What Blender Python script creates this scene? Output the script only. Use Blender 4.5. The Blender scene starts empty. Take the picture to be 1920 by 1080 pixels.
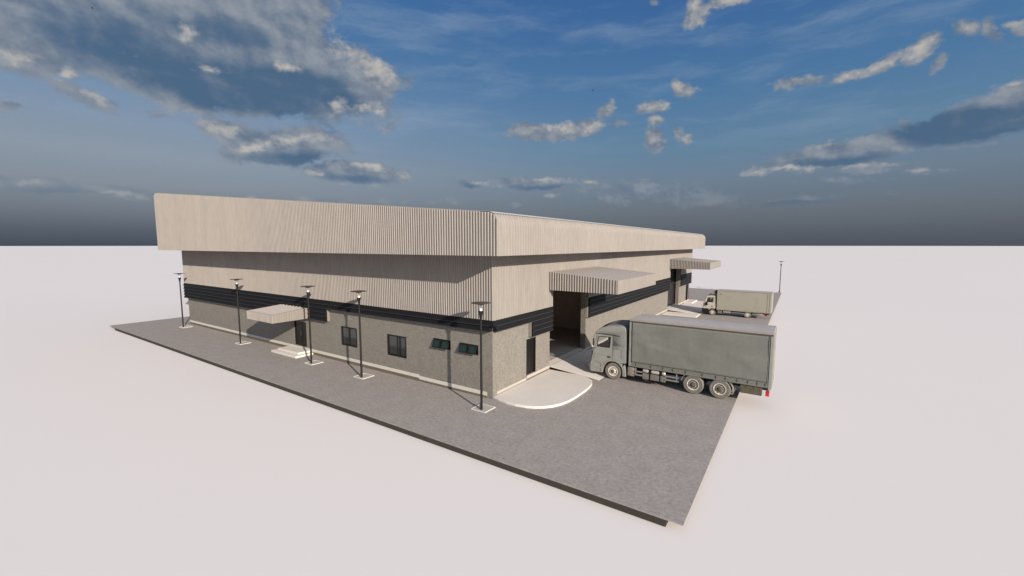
import bpy, bmesh, math, random
from mathutils import Vector, Matrix
from mathutils.geometry import tessellate_polygon
random.seed(7)
PI = math.pi
R = math.radians
scene = bpy.context.scene
COL = scene.collection
EXPOSURE = 1.0
SUN_EL = 20.3
SUN_AZ = math.degrees(math.atan2(2.34, -1.0))      # compass style angle from +Y towards +X

def lin(c):
    return tuple(((x/255)/12.92 if x/255 <= .04045 else ((x/255+.055)/1.055)**2.4) for x in c)

# ------------------------------------------------------------------ materials
MATS = {}
def mat(name, col, rough=.85, var=0., vscale=3., bump=0., bscale=40., metal=0., spec=.3, stretch=(1,1,1),
        var2=0., vscale2=40., dirt=None, dirt_amt=0., dirt_scale=1.2):
    if name in MATS: return MATS[name]
    m = bpy.data.materials.new(name); m.use_nodes = True
    nt = m.node_tree; N = nt.nodes; L = nt.links
    b = N['Principled BSDF']
    b.inputs['Roughness'].default_value = rough
    b.inputs['Metallic'].default_value = metal
    b.inputs['Specular IOR Level'].default_value = spec
    b.inputs['Base Color'].default_value = (*col, 1)
    tc = N.new('ShaderNodeTexCoord'); mp = N.new('ShaderNodeMapping')
    mp.inputs['Scale'].default_value = stretch
    L.new(tc.outputs['Object'], mp.inputs['Vector'])
    src = None
    def noise(scale, detail=6, rg=.6):
        n = N.new('ShaderNodeTexNoise'); n.inputs['Scale'].default_value = scale
        n.inputs['Detail'].default_value = detail; n.inputs['Roughness'].default_value = rg
        L.new(mp.outputs['Vector'], n.inputs['Vector']); return n
    def mult(src, n, amt):
        mr = N.new('ShaderNodeMapRange')
        mr.inputs['From Min'].default_value = .25; mr.inputs['From Max'].default_value = .75
        mr.inputs['To Min'].default_value = 1-amt; mr.inputs['To Max'].default_value = 1+amt
        L.new(n.outputs['Fac'], mr.inputs['Value'])
        mx = N.new('ShaderNodeMix'); mx.data_type = 'RGBA'; mx.blend_type = 'MULTIPLY'; mx.inputs[0].default_value = 1
        if src is None: mx.inputs[6].default_value = (*col, 1)
        else: L.new(src, mx.inputs[6])
        L.new(mr.outputs[0], mx.inputs[7])
        return mx.outputs[2]
    if var: src = mult(src, noise(vscale), var)
    if var2: src = mult(src, noise(vscale2, 3, .7), var2)
    if dirt is not None:
        n = noise(dirt_scale, 8, .65)
        mr = N.new('ShaderNodeMapRange'); mr.inputs['From Min'].default_value = .48; mr.inputs['From Max'].default_value = .7
        mr.inputs['To Min'].default_value = 0; mr.inputs['To Max'].default_value = dirt_amt
        L.new(n.outputs['Fac'], mr.inputs['Value'])
        mx = N.new('ShaderNodeMix'); mx.data_type = 'RGBA'
        L.new(mr.outputs[0], mx.inputs[0])
        if src is None: mx.inputs[6].default_value = (*col, 1)
        else: L.new(src, mx.inputs[6])
        mx.inputs[7].default_value = (*dirt, 1)
        src = mx.outputs[2]
    if src is not None: L.new(src, b.inputs['Base Color'])
    if bump:
        n = noise(bscale, 4); bp = N.new('ShaderNodeBump'); bp.inputs['Strength'].default_value = bump
        bp.inputs['Distance'].default_value = .02
        L.new(n.outputs['Fac'], bp.inputs['Height']); L.new(bp.outputs[0], b.inputs['Normal'])
    MATS[name] = m
    return m

M_clad = mat('cream_cladding', (.228,.203,.178), .65, var=.06, vscale=.8, var2=.13, vscale2=10, stretch=(1,1,.10), spec=.3)
M_roof = mat('roof_sheet', (.40,.36,.325), .6, var=.05, vscale=.5, spec=.4)
M_wall = mat('rough_render', (.184,.167,.143), .95, var=.10, vscale=1.6, var2=.26, vscale2=6.5, bump=.35, bscale=26, spec=.15)
M_base = mat('stained_plinth', (.125,.105,.075), .95, var=.12, vscale=2, var2=.12, vscale2=12, spec=.1)
M_white = mat('white_concrete', (.36,.33,.29), .9, var=.05, vscale=1.5, var2=.04, vscale2=12, spec=.2)
M_strip = mat('plinth_white', (.50,.46,.41), .9, var=.06, vscale=1.2, spec=.15)
M_walk = mat('pale_concrete', (.56,.515,.47), .9, var=.05, vscale=.7, var2=.05, vscale2=9, bump=.1, spec=.2)
M_floor = mat('floor_concrete', (.40,.36,.31), .85, var=.06, vscale=.6, var2=.05, vscale2=8, spec=.2)
M_asph = mat('asphalt_gravel', (.275,.246,.224), .95, var=.09, vscale=1.1, var2=.26, vscale2=6.5, bump=.3, bscale=30, spec=.1, stretch=(1,1,1))
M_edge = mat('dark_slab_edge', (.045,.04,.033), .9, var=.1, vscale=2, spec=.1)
M_ground = mat('white_ground', (.645,.596,.562), .9, var=.012, vscale=.02, spec=.25)
M_louv = mat('black_louvre', (.008,.008,.009), .7, var=.15, vscale=2, spec=.15)
M_black = mat('black_paint', (.010,.008,.006), .5, spec=.35)
M_pole = mat('pole_black_paint', (.007,.005,.004), .5, spec=.4)
M_door = mat('dark_door_paint', (.009,.008,.008), .4, var=.2, vscale=3, spec=.3)
M_brown = mat('dark_brown_frame', (.009,.006,.005), .5, spec=.35)
M_inner = mat('dark_interior', (.38,.29,.23), .9, var=.1, vscale=1, spec=.1)
M_bracket = mat('bracket_cream', (.2,.18,.15), .7, spec=.2)
M_disc = mat('lamp_disc_metal', (.055,.045,.038), .5, var=.1, vscale=6, spec=.4)

def glass(name, col, rough, ior, alpha=1.):
    m = bpy.data.materials.new(name); m.use_nodes = True
    b = m.node_tree.nodes['Principled BSDF']
    b.inputs['Base Color'].default_value = (*col, 1); b.inputs['Roughness'].default_value = rough
    b.inputs['IOR'].default_value = ior; b.inputs['Alpha'].default_value = alpha
    return m
M_glass = glass('dark_reflective_glass', (.010,.014,.013), .08, 1.85)
M_gglass = glass('green_tinted_glass', (.007,.026,.021), .12, 1.5)
M_clear = glass('clear_lamp_glass', (.3,.3,.3), .1, 1.3, .07)
M_screen = glass('windscreen_glass', (.02,.025,.025), .05, 1.3, .15)
M_cabglass = glass('cab_side_glass', (.25,.25,.24), .05, 1.3, .08)
M_globe = mat('opal_globe', (.72,.71,.69), .4, spec=.5)

# ------------------------------------------------------------------ mesh builder (world coordinates, origin subtracted on build)
class MB:
    def __init__(s): s.v = []; s.f = []
    def add(s, vs, fs):
        o = len(s.v); s.v += [tuple(p) for p in vs]; s.f += [tuple(i+o for i in f) for f in fs]; return s
    def box(s, x0, x1, y0, y1, z0, z1):
        return s.add([(x0,y0,z0),(x1,y0,z0),(x1,y1,z0),(x0,y1,z0),(x0,y0,z1),(x1,y0,z1),(x1,y1,z1),(x0,y1,z1)],
                     [(0,3,2,1),(4,5,6,7),(0,1,5,4),(1,2,6,5),(2,3,7,6),(3,0,4,7)])
    def rbox(s, x0, x1, y0, y1, z0, z1, r=.02, seg=2):
        bm = bmesh.new(); bmesh.ops.create_cube(bm, size=1)
        for v in bm.verts: v.co = ((x0+x1)/2+v.co.x*(x1-x0), (y0+y1)/2+v.co.y*(y1-y0), (z0+z1)/2+v.co.z*(z1-z0))
        bmesh.ops.bevel(bm, geom=bm.edges[:], offset=r, segments=seg, affect='EDGES', profile=.5)
        bm.verts.index_update()
        s.add([v.co for v in bm.verts], [[v.index for v in f.verts] for f in bm.faces]); bm.free(); return s
    def prism(s, poly, a, b, axis='y', holes=()):
        """poly: list of 2d points; extruded along axis from a to b; holes cut through."""
        def P(p, t):
            if axis == 'y': return (p[0], t, p[1])
            if axis == 'x': return (t, p[0], p[1])
            return (p[0], p[1], t)
        loops = [poly]+list(holes)
        flat = [p for l in loops for p in l]
        tris = tessellate_polygon([[Vector((p[0],p[1],0)) for p in l] for l in loops])
        n = len(flat)
        vs = [P(p,a) for p in flat]+[P(p,b) for p in flat]
        fs = [tuple(t) for t in tris]+[tuple(i+n for i in reversed(t)) for t in tris]
        o = 0
        for l in loops:
            k = len(l)
            for i in range(k):
                j = (i+1) % k
                fs.append((o+i, o+j, o+j+n, o+i+n))
            o += k
        return s.add(vs, fs)
    def lathe(s, prof, c, axis='z', n=20, closed=True):
        """prof: (radius, height) list about axis through c."""
        vs = []; fs = []
        for r, h in prof:
            for i in range(n):
                t = 2*PI*i/n; a, b = r*math.cos(t), r*math.sin(t)
                if axis == 'z': vs.append((c[0]+a, c[1]+b, c[2]+h))
                elif axis == 'y': vs.append((c[0]+a, c[1]+h, c[2]+b))
                else: vs.append((c[0]+h, c[1]+a, c[2]+b))
        for k in range(len(prof)-1):
            for i in range(n):
                j = (i+1) % n
                fs.append((k*n+i, k*n+j, (k+1)*n+j, (k+1)*n+i))
        if closed:
            fs.append(tuple(range(n))[::-1]); fs.append(tuple(range((len(prof)-1)*n, len(prof)*n)))
        return s.add(vs, fs)
    def tube(s, pts, r, n=8):
        pts = [Vector(p) for p in pts]; vs = []; fs = []
        for k, p in enumerate(pts):
            d = (pts[min(k+1,len(pts)-1)]-pts[max(k-1,0)]).normalized()
            u = d.orthogonal().normalized() if k == 0 else (u-d*u.dot(d)).normalized()
            w = d.cross(u)
            rr = r[k] if isinstance(r, (list, tuple)) else r
            for i in range(n):
                t = 2*PI*i/n; vs.append(p+u*rr*math.cos(t)+w*rr*math.sin(t))
        for k in range(len(pts)-1):
            for i in range(n):
                j = (i+1) % n; fs.append((k*n+i, k*n+j, (k+1)*n+j, (k+1)*n+i))
        fs.append(tuple(range(n))[::-1]); fs.append(tuple(range((len(pts)-1)*n, len(pts)*n)))
        return s.add(vs, fs)
    def build(s, name, m, parent=None, smooth=False, label=None, bevel=0):
        org = Vector(parent['_o']) if parent is not None else Vector((0,0,0))
        me = bpy.data.meshes.new(name)
        me.from_pydata([tuple(Vector(p)-org) for p in s.v], [], s.f); me.update()
        bm = bmesh.new(); bm.from_mesh(me)
        bmesh.ops.recalc_face_normals(bm, faces=bm.faces[:]); bm.to_mesh(me); bm.free()
        me.materials.append(m)
        if smooth:
            for p in me.polygons: p.use_smooth = True
            me.set_sharp_from_angle(angle=R(38))
        o = bpy.data.objects.new(name, me); COL.objects.link(o)
        if bevel:
            md = o.modifiers.new('bevel', 'BEVEL'); md.width = bevel; md.segments = 2; md.limit_method = 'ANGLE'
        if parent is not None:
            o.parent = parent; o['_o'] = tuple(org)
        else: o['_o'] = (0,0,0)
        if label: o['label'] = label
        return o

def thing(name, loc, label, cat, group=None):
    o = bpy.data.objects.new(name, None); COL.objects.link(o)
    o.location = loc; o.empty_display_size = .5
    o['_o'] = tuple(loc); o['label'] = label; o['category'] = cat
    if group: o['group'] = group
    return o
def struct(o):
    o['kind'] = 'structure'; return o
def tag(o, label, cat):
    o['label'] = label; o['category'] = cat; return o

# ------------------------------------------------------------------ camera
cam = bpy.data.cameras.new('camera'); cam.lens = 15.0; cam.sensor_width = 36; cam.clip_end = 20000; cam.clip_start = .1
co = bpy.data.objects.new('camera', cam); COL.objects.link(co)
co.location = (14.4924, -19.4436, 9.0)
co.rotation_euler = (R(90-5.740), 0, R(34.040))
scene.camera = co

# ------------------------------------------------------------------ sun
sl = bpy.data.lights.new('sun', 'SUN'); sl.energy = 3.45; sl.angle = R(.6); sl.color = (1.0, .90, .79)
so = bpy.data.objects.new('sun', sl); COL.objects.link(so)
sd = Vector((math.sin(R(SUN_AZ))*math.cos(R(SUN_EL)), math.cos(R(SUN_AZ))*math.cos(R(SUN_EL)), math.sin(R(SUN_EL))))
so.rotation_euler = (-sd).to_track_quat('-Z', 'Y').to_euler()
so.location = sd*200

# ------------------------------------------------------------------ ground, yard
GZ = -.32
mb = MB(); n = 96; rad = [0,30,80,200,600,2000,6800]
vs = [(0,0,GZ)]
for r in rad[1:]:
    vs += [(r*math.cos(2*PI*i/n), r*math.sin(2*PI*i/n), GZ) for i in range(n)]
fs = [(0, 1+i, 1+(i+1) % n) for i in range(n)]
for k in range(len(rad)-2):
    for i in range(n):
        j = (i+1) % n; a = 1+k*n; b = a+n
        fs.append((a+i, b+i, b+j, a+j))
mb.add(vs, fs); struct(mb.build('ground', M_ground))
SX0, SX1, SY0, SY1 = -49.5, 11.83, -5.62, 75.85
struct(MB().box(SX0, SX1, SY0, SY1, -.035, 0).build('yard_pavement', M_asph))
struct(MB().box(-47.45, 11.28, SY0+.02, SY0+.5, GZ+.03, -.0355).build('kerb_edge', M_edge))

# pavement slabs beside the wall
def rounded(x0, x1, y0, y1, r1, r2, seg=8):
    """x0 edge straight; corners (x1,y0) radius r1 and (x1,y1) radius r2"""
    p = [(x0, y0)]
    for k in range(seg+1):
        t = -PI/2+PI/2*k/seg
        p.append((x1-r1+r1*math.cos(t), y0+r1+r1*math.sin(t)))
    for k in range(seg+1):
        t = PI/2*k/seg
        p.append((x1-r2+r2*math.cos(t), y1-r2+r2*math.sin(t)))
    p.append((x0, y1)); return p
c = MB(); poly = [(0.005,.0),(.5,-.12),(1.1,-.2),(1.7,-.2),(2.3,-.08),(2.8,.12),(3.2,.42),(3.55,.85),(3.8,1.4),(3.95,2.1),(4.0,3.0),(3.99,4.2),(3.93,5.0),(3.8,5.6),(3.55,6.15),(3.15,6.52),(2.6,6.74),(2.2,6.785),(.005,6.785)]
o = struct(c.prism(poly, .002, .15, 'z').build('pavement', M_walk, bevel=.025))
struct(MB().prism([(.005,12.92),(4.0,12.92),(4.0,15.3),(.005,15.3)], .002, .15, 'z').build('pavement', M_walk, bevel=.02))
struct(MB().prism([(.005,36.8),(4.1,36.8),(4.1,39.28),(.005,39.28)], .002, .15, 'z').build('pavement', M_walk, bevel=.02))
struct(MB().prism([(.005,45.42),(4.15,45.42),(4.15,53.3),(.005,53.3)], .002, .13, 'z').build('pavement', M_walk, bevel=.02))
struct(MB().prism([(.006,49.2),(1.15,49.2),(1.15,53.2),(.006,53.2)], .132, .3, 'z').build('door_step', M_walk, bevel=.02))
def ramp(y0, y1, x1):
    m = MB()
    zt = [(-.62,.42),(0,.36),(x1-.05,.03),(x1,.012)]
    m.prism([(-.64,.42),(-.005,.385),(x1,.014),(x1,.004),(-.005,.33),(-.64,.33)], y0, y1, 'y')
    return struct(m.build('loading_ramp', M_walk))
ramp(6.80, 12.90, 3.78); ramp(39.31, 45.40, 4.1)
for a_, b_ in ((6.82,12.88),(39.33,45.38)): struct(MB().box(-.02,.015,a_,b_,.375,.389).build('slab_joint', mat('joint_grey',(.16,.15,.14),.9)))

# ------------------------------------------------------------------ warehouse
BX0, BY1, WT_ = -43.4, 52.4, .3
wh = thing('warehouse', (0,0,0), 'long cream corrugated warehouse with rough grey base walls, black louvre band and deep roof overhang', 'warehouse')

def wall_holes(u0, u1, z0, z1, holes, put):
    """solid wall in (u,z) with rectangular holes; put(u,z,d) maps to world, d 0=outer 1=inner."""
    us = sorted({u0,u1}|{h[0] for h in holes}|{h[1] for h in holes}); zs = sorted({z0,z1}|{h[2] for h in holes}|{h[3] for h in holes})
    us = [u for u in us if u0 <= u <= u1]; zs = [z for z in zs if z0 <= z <= z1]
    inside = lambda u, z: any(h[0] < u < h[1] and h[2] < z < h[3] for h in holes)
    solid = {}
    for i in range(len(us)-1):
        for j in range(len(zs)-1):
            solid[i,j] = not inside((us[i]+us[i+1])/2, (zs[j]+zs[j+1])/2)
    m = MB()
    for (i,j), s in solid.items():
        if not s: continue
        a, b, c_, d = us[i], us[i+1], zs[j], zs[j+1]
        for k in (0,1): m.add([put(a,c_,k),put(b,c_,k),put(b,d,k),put(a,d,k)], [(0,1,2,3)])
        for (di,dj,e) in ((-1,0,((a,c_),(a,d))),(1,0,((b,c_),(b,d))),(0,-1,((a,c_),(b,c_))),(0,1,((a,d),(b,d)))):
            if not solid.get((i+di,j+dj), False):
                (p,q),(r,t) = e
                m.add([put(p,q,0),put(r,t,0),put(r,t,1),put(p,q,1)], [(0,1,2,3)])
    return m
DOORF = (-21.20,-19.35,.48,2.58)
W1 = (-14.45,-12.57,1.38,2.83); W2 = (-9.13,-7.25,1.365,2.83); V1 = (-4.70,-3.25,2.49,3.10); V2 = (-2.50,-1.05,2.49,3.09)
DOORR = (3.68,4.85,.46,2.88); DOORE = (50.1,51.6,.3,2.9)
OP1 = (6.79,12.9,-.5,5.8); OP2 = (39.3,45.4,-.5,5.8)
TOPZ = 8.46
wall_holes(BX0, 0, 0.001, TOPZ, [DOORF,W1,W2,V1,V2], lambda u,z,d: (u, d*WT_, z)).build('front_wall', M_wall, wh)
wall_holes(WT_, BY1, 0.001, TOPZ, [DOORR,(6.79,12.9,0,5.8),(39.3,45.4,0,5.8),DOORE], lambda u,z,d: (-d*.44, u, z)).build('side_wall', M_wall, wh)
MB().box(BX0, 0, BY1-WT_, BY1-.002, 0.001, TOPZ).build('rear_wall', M_wall, wh)
MB().box(BX0+.003, BX0+WT_, WT_, BY1-WT_, 0.001, TOPZ).build('far_wall', M_wall, wh)
MB().box(BX0+.35, -.63, .35, BY1-.35, .05, .42).build('floor', M_floor, wh)
# dark inner partition lining
MB().box(-14.3, -14.0, .35, BY1-.35, .43, 8.4).box(-14, -.5, 20.0, 20.2, .43, 8.4).box(-14, -.5, 36.0, 36.2, .43, 8.4).build('partition_wall', M_inner, wh)
MB().box(-14, -.46, .32, BY1-.32, 7.9, 8.1).box(-14,-.46,.32,.5,.43,7.9).build('inner_lining', M_inner, wh)

PITCH = .185
def corr_profile(a, b, pitch=PITCH, h=.035):
    """positions along run with outward rib height: (u, h)"""
    out = []; n = max(1, round((b-a)/pitch)); p = (b-a)/n
    for i in range(n):
        u = a+i*p
        out += [(u, 0), (u+p*.40, 0), (u+p*.57, h), (u+p*.83, h)]
    out.append((b, 0)); return out
def corr_sheet(a, b, z0, z1, put, pitch=PITCH, h=.045, back=.05, breaks=()):
    """vertical ribbed sheet; z0/z1 numbers or functions of u; put(u, outward, z)"""
    f0 = z0 if callable(z0) else (lambda u: z0); f1 = z1 if callable(z1) else (lambda u: z1)
    pr = corr_profile(a, b, pitch, h); m = MB(); k = len(pr); vs = []
    for u, o in pr: vs += [put(u,o,f0(u)), put(u,o,f1(u)), put(u,-back,f0(u)), put(u,-back,f1(u))]
    fs = []
    for i in range(k-1):
        A, B = i*4, i*4+4
        if abs(pr[i][0]-pr[i+1][0]) < 1e-9: continue
        fs += [(A,B,B+1,A+1), (A+2,A+3,B+3,B+2), (A+1,B+1,B+3,A+3), (A,A+2,B+2,B)]
    fs += [(0,1,3,2), ((k-1)*4,(k-1)*4+2,(k-1)*4+3,(k-1)*4+1)]
    return m.add(vs, fs)
CP = .22     # how far cladding stands proud of the wall
BT = 4.72    # louvre band top
corr_sheet(BX0-.2, CP-.004, BT, TOPZ, lambda u,o,z: (u,-CP-o,z), back=.1).build('front_cladding', M_clad, wh)
side = MB()
for a, b, zz in ((-CP+.002,6.8,BT),(6.8,12.9,5.8),(12.9,39.3,BT),(39.3,45.4,5.8),(45.4,BY1+.2,BT)):
    s_ = corr_sheet(a, b, zz, TOPZ, lambda u,o,z: (CP+o,u,z), pitch=.26, back=.1); side.add(s_.v, s_.f)
side.build('side_cladding', M_clad, wh)
# backing that closes the cladding to the wall at the openings
for (y0, y1) in ((6.79,12.9),(39.3,45.4)):
    MB().box(.003, CP-.1, y0+.003, y1-.003, 5.8, 6.0).box(.003, CP-.05, y0-.1, y0, 3.04, TOPZ-.02).box(.003, CP-.05, y1, y1+.1, 3.04, TOPZ-.02).build('opening_trim', M_clad, wh)

# louvre band: lapped blades
BL = .336
def blades(a, b, n, put, mitre_a=False, mitre_b=False, skip=0):
    m = MB()
    for i in range(skip, n):
        z1 = BT-i*BL; z0 = z1-BL
        prof = [(.02,z1-.002),(CP-.02,z1-.002),(CP+.005,z1-.03),(CP+.10,z0+.03),(CP+.10,z0+.004),(CP-.02,z0+.012),(.02,z0+.012)]
        A = [put(a-(p[0] if mitre_a and i == 0 else 0), p[0], p[1]) for p in prof]
        B = [put(b+(p[0] if mitre_b and i == 0 else 0), p[0], p[1]) for p in prof]
        k = len(prof)
        m.add(A+B, [tuple(range(k)), tuple(range(k,2*k))[::-1]]+[(j,(j+1)%k,(j+1)%k+k,j+k) for j in range(k)])
    return m
PF = lambda u,o,z: (u,-o,z)
PR = lambda u,o,z: (o,u,z)
lb = thing_l = None
XS = -15.99
M_lip = mat('lip_highlight_grey', (.035,.035,.038), .5, spec=.3)  # paler grey painted on to imitate light catching the blade edges
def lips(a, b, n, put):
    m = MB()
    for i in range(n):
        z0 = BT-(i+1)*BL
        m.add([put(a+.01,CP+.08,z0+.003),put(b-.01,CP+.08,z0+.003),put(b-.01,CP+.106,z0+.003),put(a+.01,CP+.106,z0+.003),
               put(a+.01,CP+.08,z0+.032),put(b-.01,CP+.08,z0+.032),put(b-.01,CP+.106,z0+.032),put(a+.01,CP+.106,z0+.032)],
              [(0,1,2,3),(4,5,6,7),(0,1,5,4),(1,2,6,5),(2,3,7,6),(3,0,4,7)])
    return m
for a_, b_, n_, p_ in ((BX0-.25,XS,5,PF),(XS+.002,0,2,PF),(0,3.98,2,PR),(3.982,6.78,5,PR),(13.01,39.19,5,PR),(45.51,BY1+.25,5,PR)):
    lips(a_, b_, n_, p_).build('louvre_lip_highlight', M_lip, wh)
blades(BX0-.25, XS, 5, PF).build('louvre_band', M_louv, wh)
blades(XS+.002, 0, 2, PF, mitre_b=True).build('louvre_band', M_louv, wh)
blades(0, 3.98, 2, PR, mitre_a=True).build('louvre_band', M_louv, wh)
blades(3.982, 6.78, 5, PR).build('louvre_band', M_louv, wh)
blades(13.01, 39.19, 5, PR).build('louvre_band', M_louv, wh)
blades(45.51, BY1+.25, 5, PR).build('louvre_band', M_louv, wh)
MB().box(XS+.01, XS+.06, -.2, -.004, 3.05, BT-2*BL-.01).build('louvre_bracket', M_bracket, wh)
MB().box(.004, .2, 3.92, 3.975, 3.05, BT-2*BL-.01).build('louvre_bracket', M_bracket, wh)

# plinth strip (white) and stained foot
def strip(a, b, z0, z1, put, m, nm):
    q = MB(); p = [put(a,.002,z0),put(b,.002,z0),put(b,.002,z1),put(a,.002,z1),put(a,.02,z0),put(b,.02,z0),put(b,.02,z1),put(a,.02,z1)]
    q.add(p, [(0,1,2,3),(4,5,6,7),(0,1,5,4),(1,2,6,5),(2,3,7,6),(3,0,4,7)]); q.build(nm, m, wh)
for a, b, z0, z1 in ((BX0,-6.08,.22,.445),(-6.08,-.42,.14,.37)):
    strip(a, b, z0, z1, PF, M_strip, 'plinth_strip'); strip(a, b, .004, z0-.002, PF, M_base, 'plinth_foot')
for a, b, z0, z1 in ((.42,3.68,.19,.35),(3.75,6.78,.25,.45),(12.92,39.28,.24,.45),(45.42,BY1,.24,.45)):
    strip(a, b, z0, z1, PR, M_white, 'plinth_strip')
    if z0 > .2: strip(a, b, .155, z0-.002, PR, M_base, 'plinth_foot')

# roof: profile from right eave up over the bullnose, along the slope, down the far side
FX0, FX1, FY0, FY1, FZ = -44.6, 1.9, -2.05, 53.3, 8.45
RR = .65; SL = .0876
cxr, czr = FX1-RR, 10.02
def pathpts():
    p = [(FX1, FZ), (FX1, 9.2), (FX1, czr)]
    for k in range(1, 8):
        t = R(85)*k/7; p.append((cxr+RR*math.cos(t), czr+RR*math.sin(t)))
    x0, z0 = p[-1]
    xl = FX0+RR; zl = z0+(x0-xl)*SL
    for k in range(1, 13): p.append((x0+(xl-x0)*k/12, z0+(zl-z0)*k/12))
    zc = zl-RR
    for k in range(1, 7):
        t = R(90)+R(90)*k/6; p.append((xl+RR*math.cos(t), zc+RR*math.sin(t)))
    p.append((FX0, FZ)); return p, x0, z0, xl, zl, zc
PP, xe, ze, xl, zl, zc = pathpts()
def roof_top(x):
    if x > xe:
        d = min(RR, max(0, x-cxr)); return czr+math.sqrt(max(0, RR*RR-d*d))
    if x < xl:
        d = min(RR, xl-x); return zc+math.sqrt(max(0, RR*RR-d*d))
    return ze+(xe-x)*SL
nrm = []
for i, p in enumerate(PP):
    a = PP[max(0,i-1)]; b = PP[min(len(PP)-1,i+1)]
    dx, dz = b[0]-a[0], b[1]-a[1]; l = math.hypot(dx,dz); nrm.append((dz/l, -dx/l))
rb = MB(); pr = corr_profile(FY0+.004, FY1, .26, .04); k = len(PP)
vs = []
for y, h in pr:
    for (x, z), (nx, nz) in zip(PP, nrm): vs.append((x+nx*h, y, z+nz*h))
m2 = len(vs)
for y, h in pr:
    for (x, z), (nx, nz) in zip(PP, nrm): vs.append((x-nx*.06, y, z-nz*.06))
fs = []
for j in range(len(pr)-1):
    for i in range(k-1):
        a = j*k+i; fs.append((a,a+1,a+k+1,a+k)); fs.append((a+m2,a+k+m2,a+k+1+m2,a+1+m2))
for i in range(k-1):
    fs.append((i,i+m2,i+1+m2,i+1)); a = (len(pr)-1)*k+i; fs.append((a,a+1,a+1+m2,a+m2))
for j in range(len(pr)-1):
    a = j*k; fs.append((a,a+k,a+k+m2,a+m2)); a += k-1; fs.append((a,a+m2,a+k+m2,a+k))
rb.add(vs, fs).build('roof', M_clad, wh)
corr_sheet(FX0+.01, FX1-.004, FZ, lambda u: roof_top(u)-.012, lambda u,o,z: (u,FY0-o,z), back=.05).build('front_fascia', M_clad, wh)
corr_sheet(FX0+.01, FX1-.01, FZ, lambda u: roof_top(u)-.012, lambda u,o,z: (u,FY1+.06+o,z), back=.05).build('rear_fascia', M_clad, wh)
# soffit ring
MB().box(FX0+.07, FX1-.07, FY0+.06, -CP-.06, FZ+.012, FZ+.04).box(CP+.06, FX1-.07, -CP-.06, FY1-.01, FZ+.012, FZ+.04)\
    .box(FX0+.07, CP, BY1+.2, FY1-.01, FZ+.012, FZ+.04).box(FX0+.07, BX0-.2, -CP-.06, BY1+.2, FZ+.012, FZ+.04).build('soffit', M_clad, wh)
# smooth cap flashing over the bullnose top, along the eave
fl = MB(); prof = []
for t in (57, 65, 73, 80, 85): prof.append((cxr+(RR+.045)*math.cos(R(t)), czr+(RR+.045)*math.sin(R(t))))
prof += [(xe-.5, roof_top(xe-.5)+.045)]
for (p, q) in zip(prof[:-1], prof[1:]):
    nx, nz = q[1]-p[1], -(q[0]-p[0]); l = math.hypot(nx,nz); nx, nz = -nx/l*.012, -nz/l*.012
    g = .015
    p2 = (p[0]+(q[0]-p[0])*g, p[1]+(q[1]-p[1])*g)
    fl.prism([p2, q, (q[0]+nx,q[1]+nz), (p2[0]+nx,p2[1]+nz)], FY0, FY1+.05, 'y')
fl.build('eave_flashing', M_roof, wh)
MB().prism([(cxr+(RR+.05)*math.cos(R(56)), czr+(RR+.05)*math.sin(R(56))),(cxr+(RR+.05)*math.cos(R(58)), czr+(RR+.05)*math.sin(R(58))),(cxr+(RR-.01)*math.cos(R(58)), czr+(RR-.01)*math.sin(R(58))),(cxr+(RR-.01)*math.cos(R(56)), czr+(RR-.01)*math.sin(R(56)))], FY0, FY1+.05, 'y')\
   .prism([(xe-.5,roof_top(xe-.5)+.05),(xe-.53,roof_top(xe-.53)+.05),(xe-.53,roof_top(xe-.53)+.0),(xe-.5,roof_top(xe-.5)+.0)], FY0, FY1+.05, 'y').build('flashing_seam', mat('seam_grey',(.10,.095,.1),.6), wh)

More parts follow.
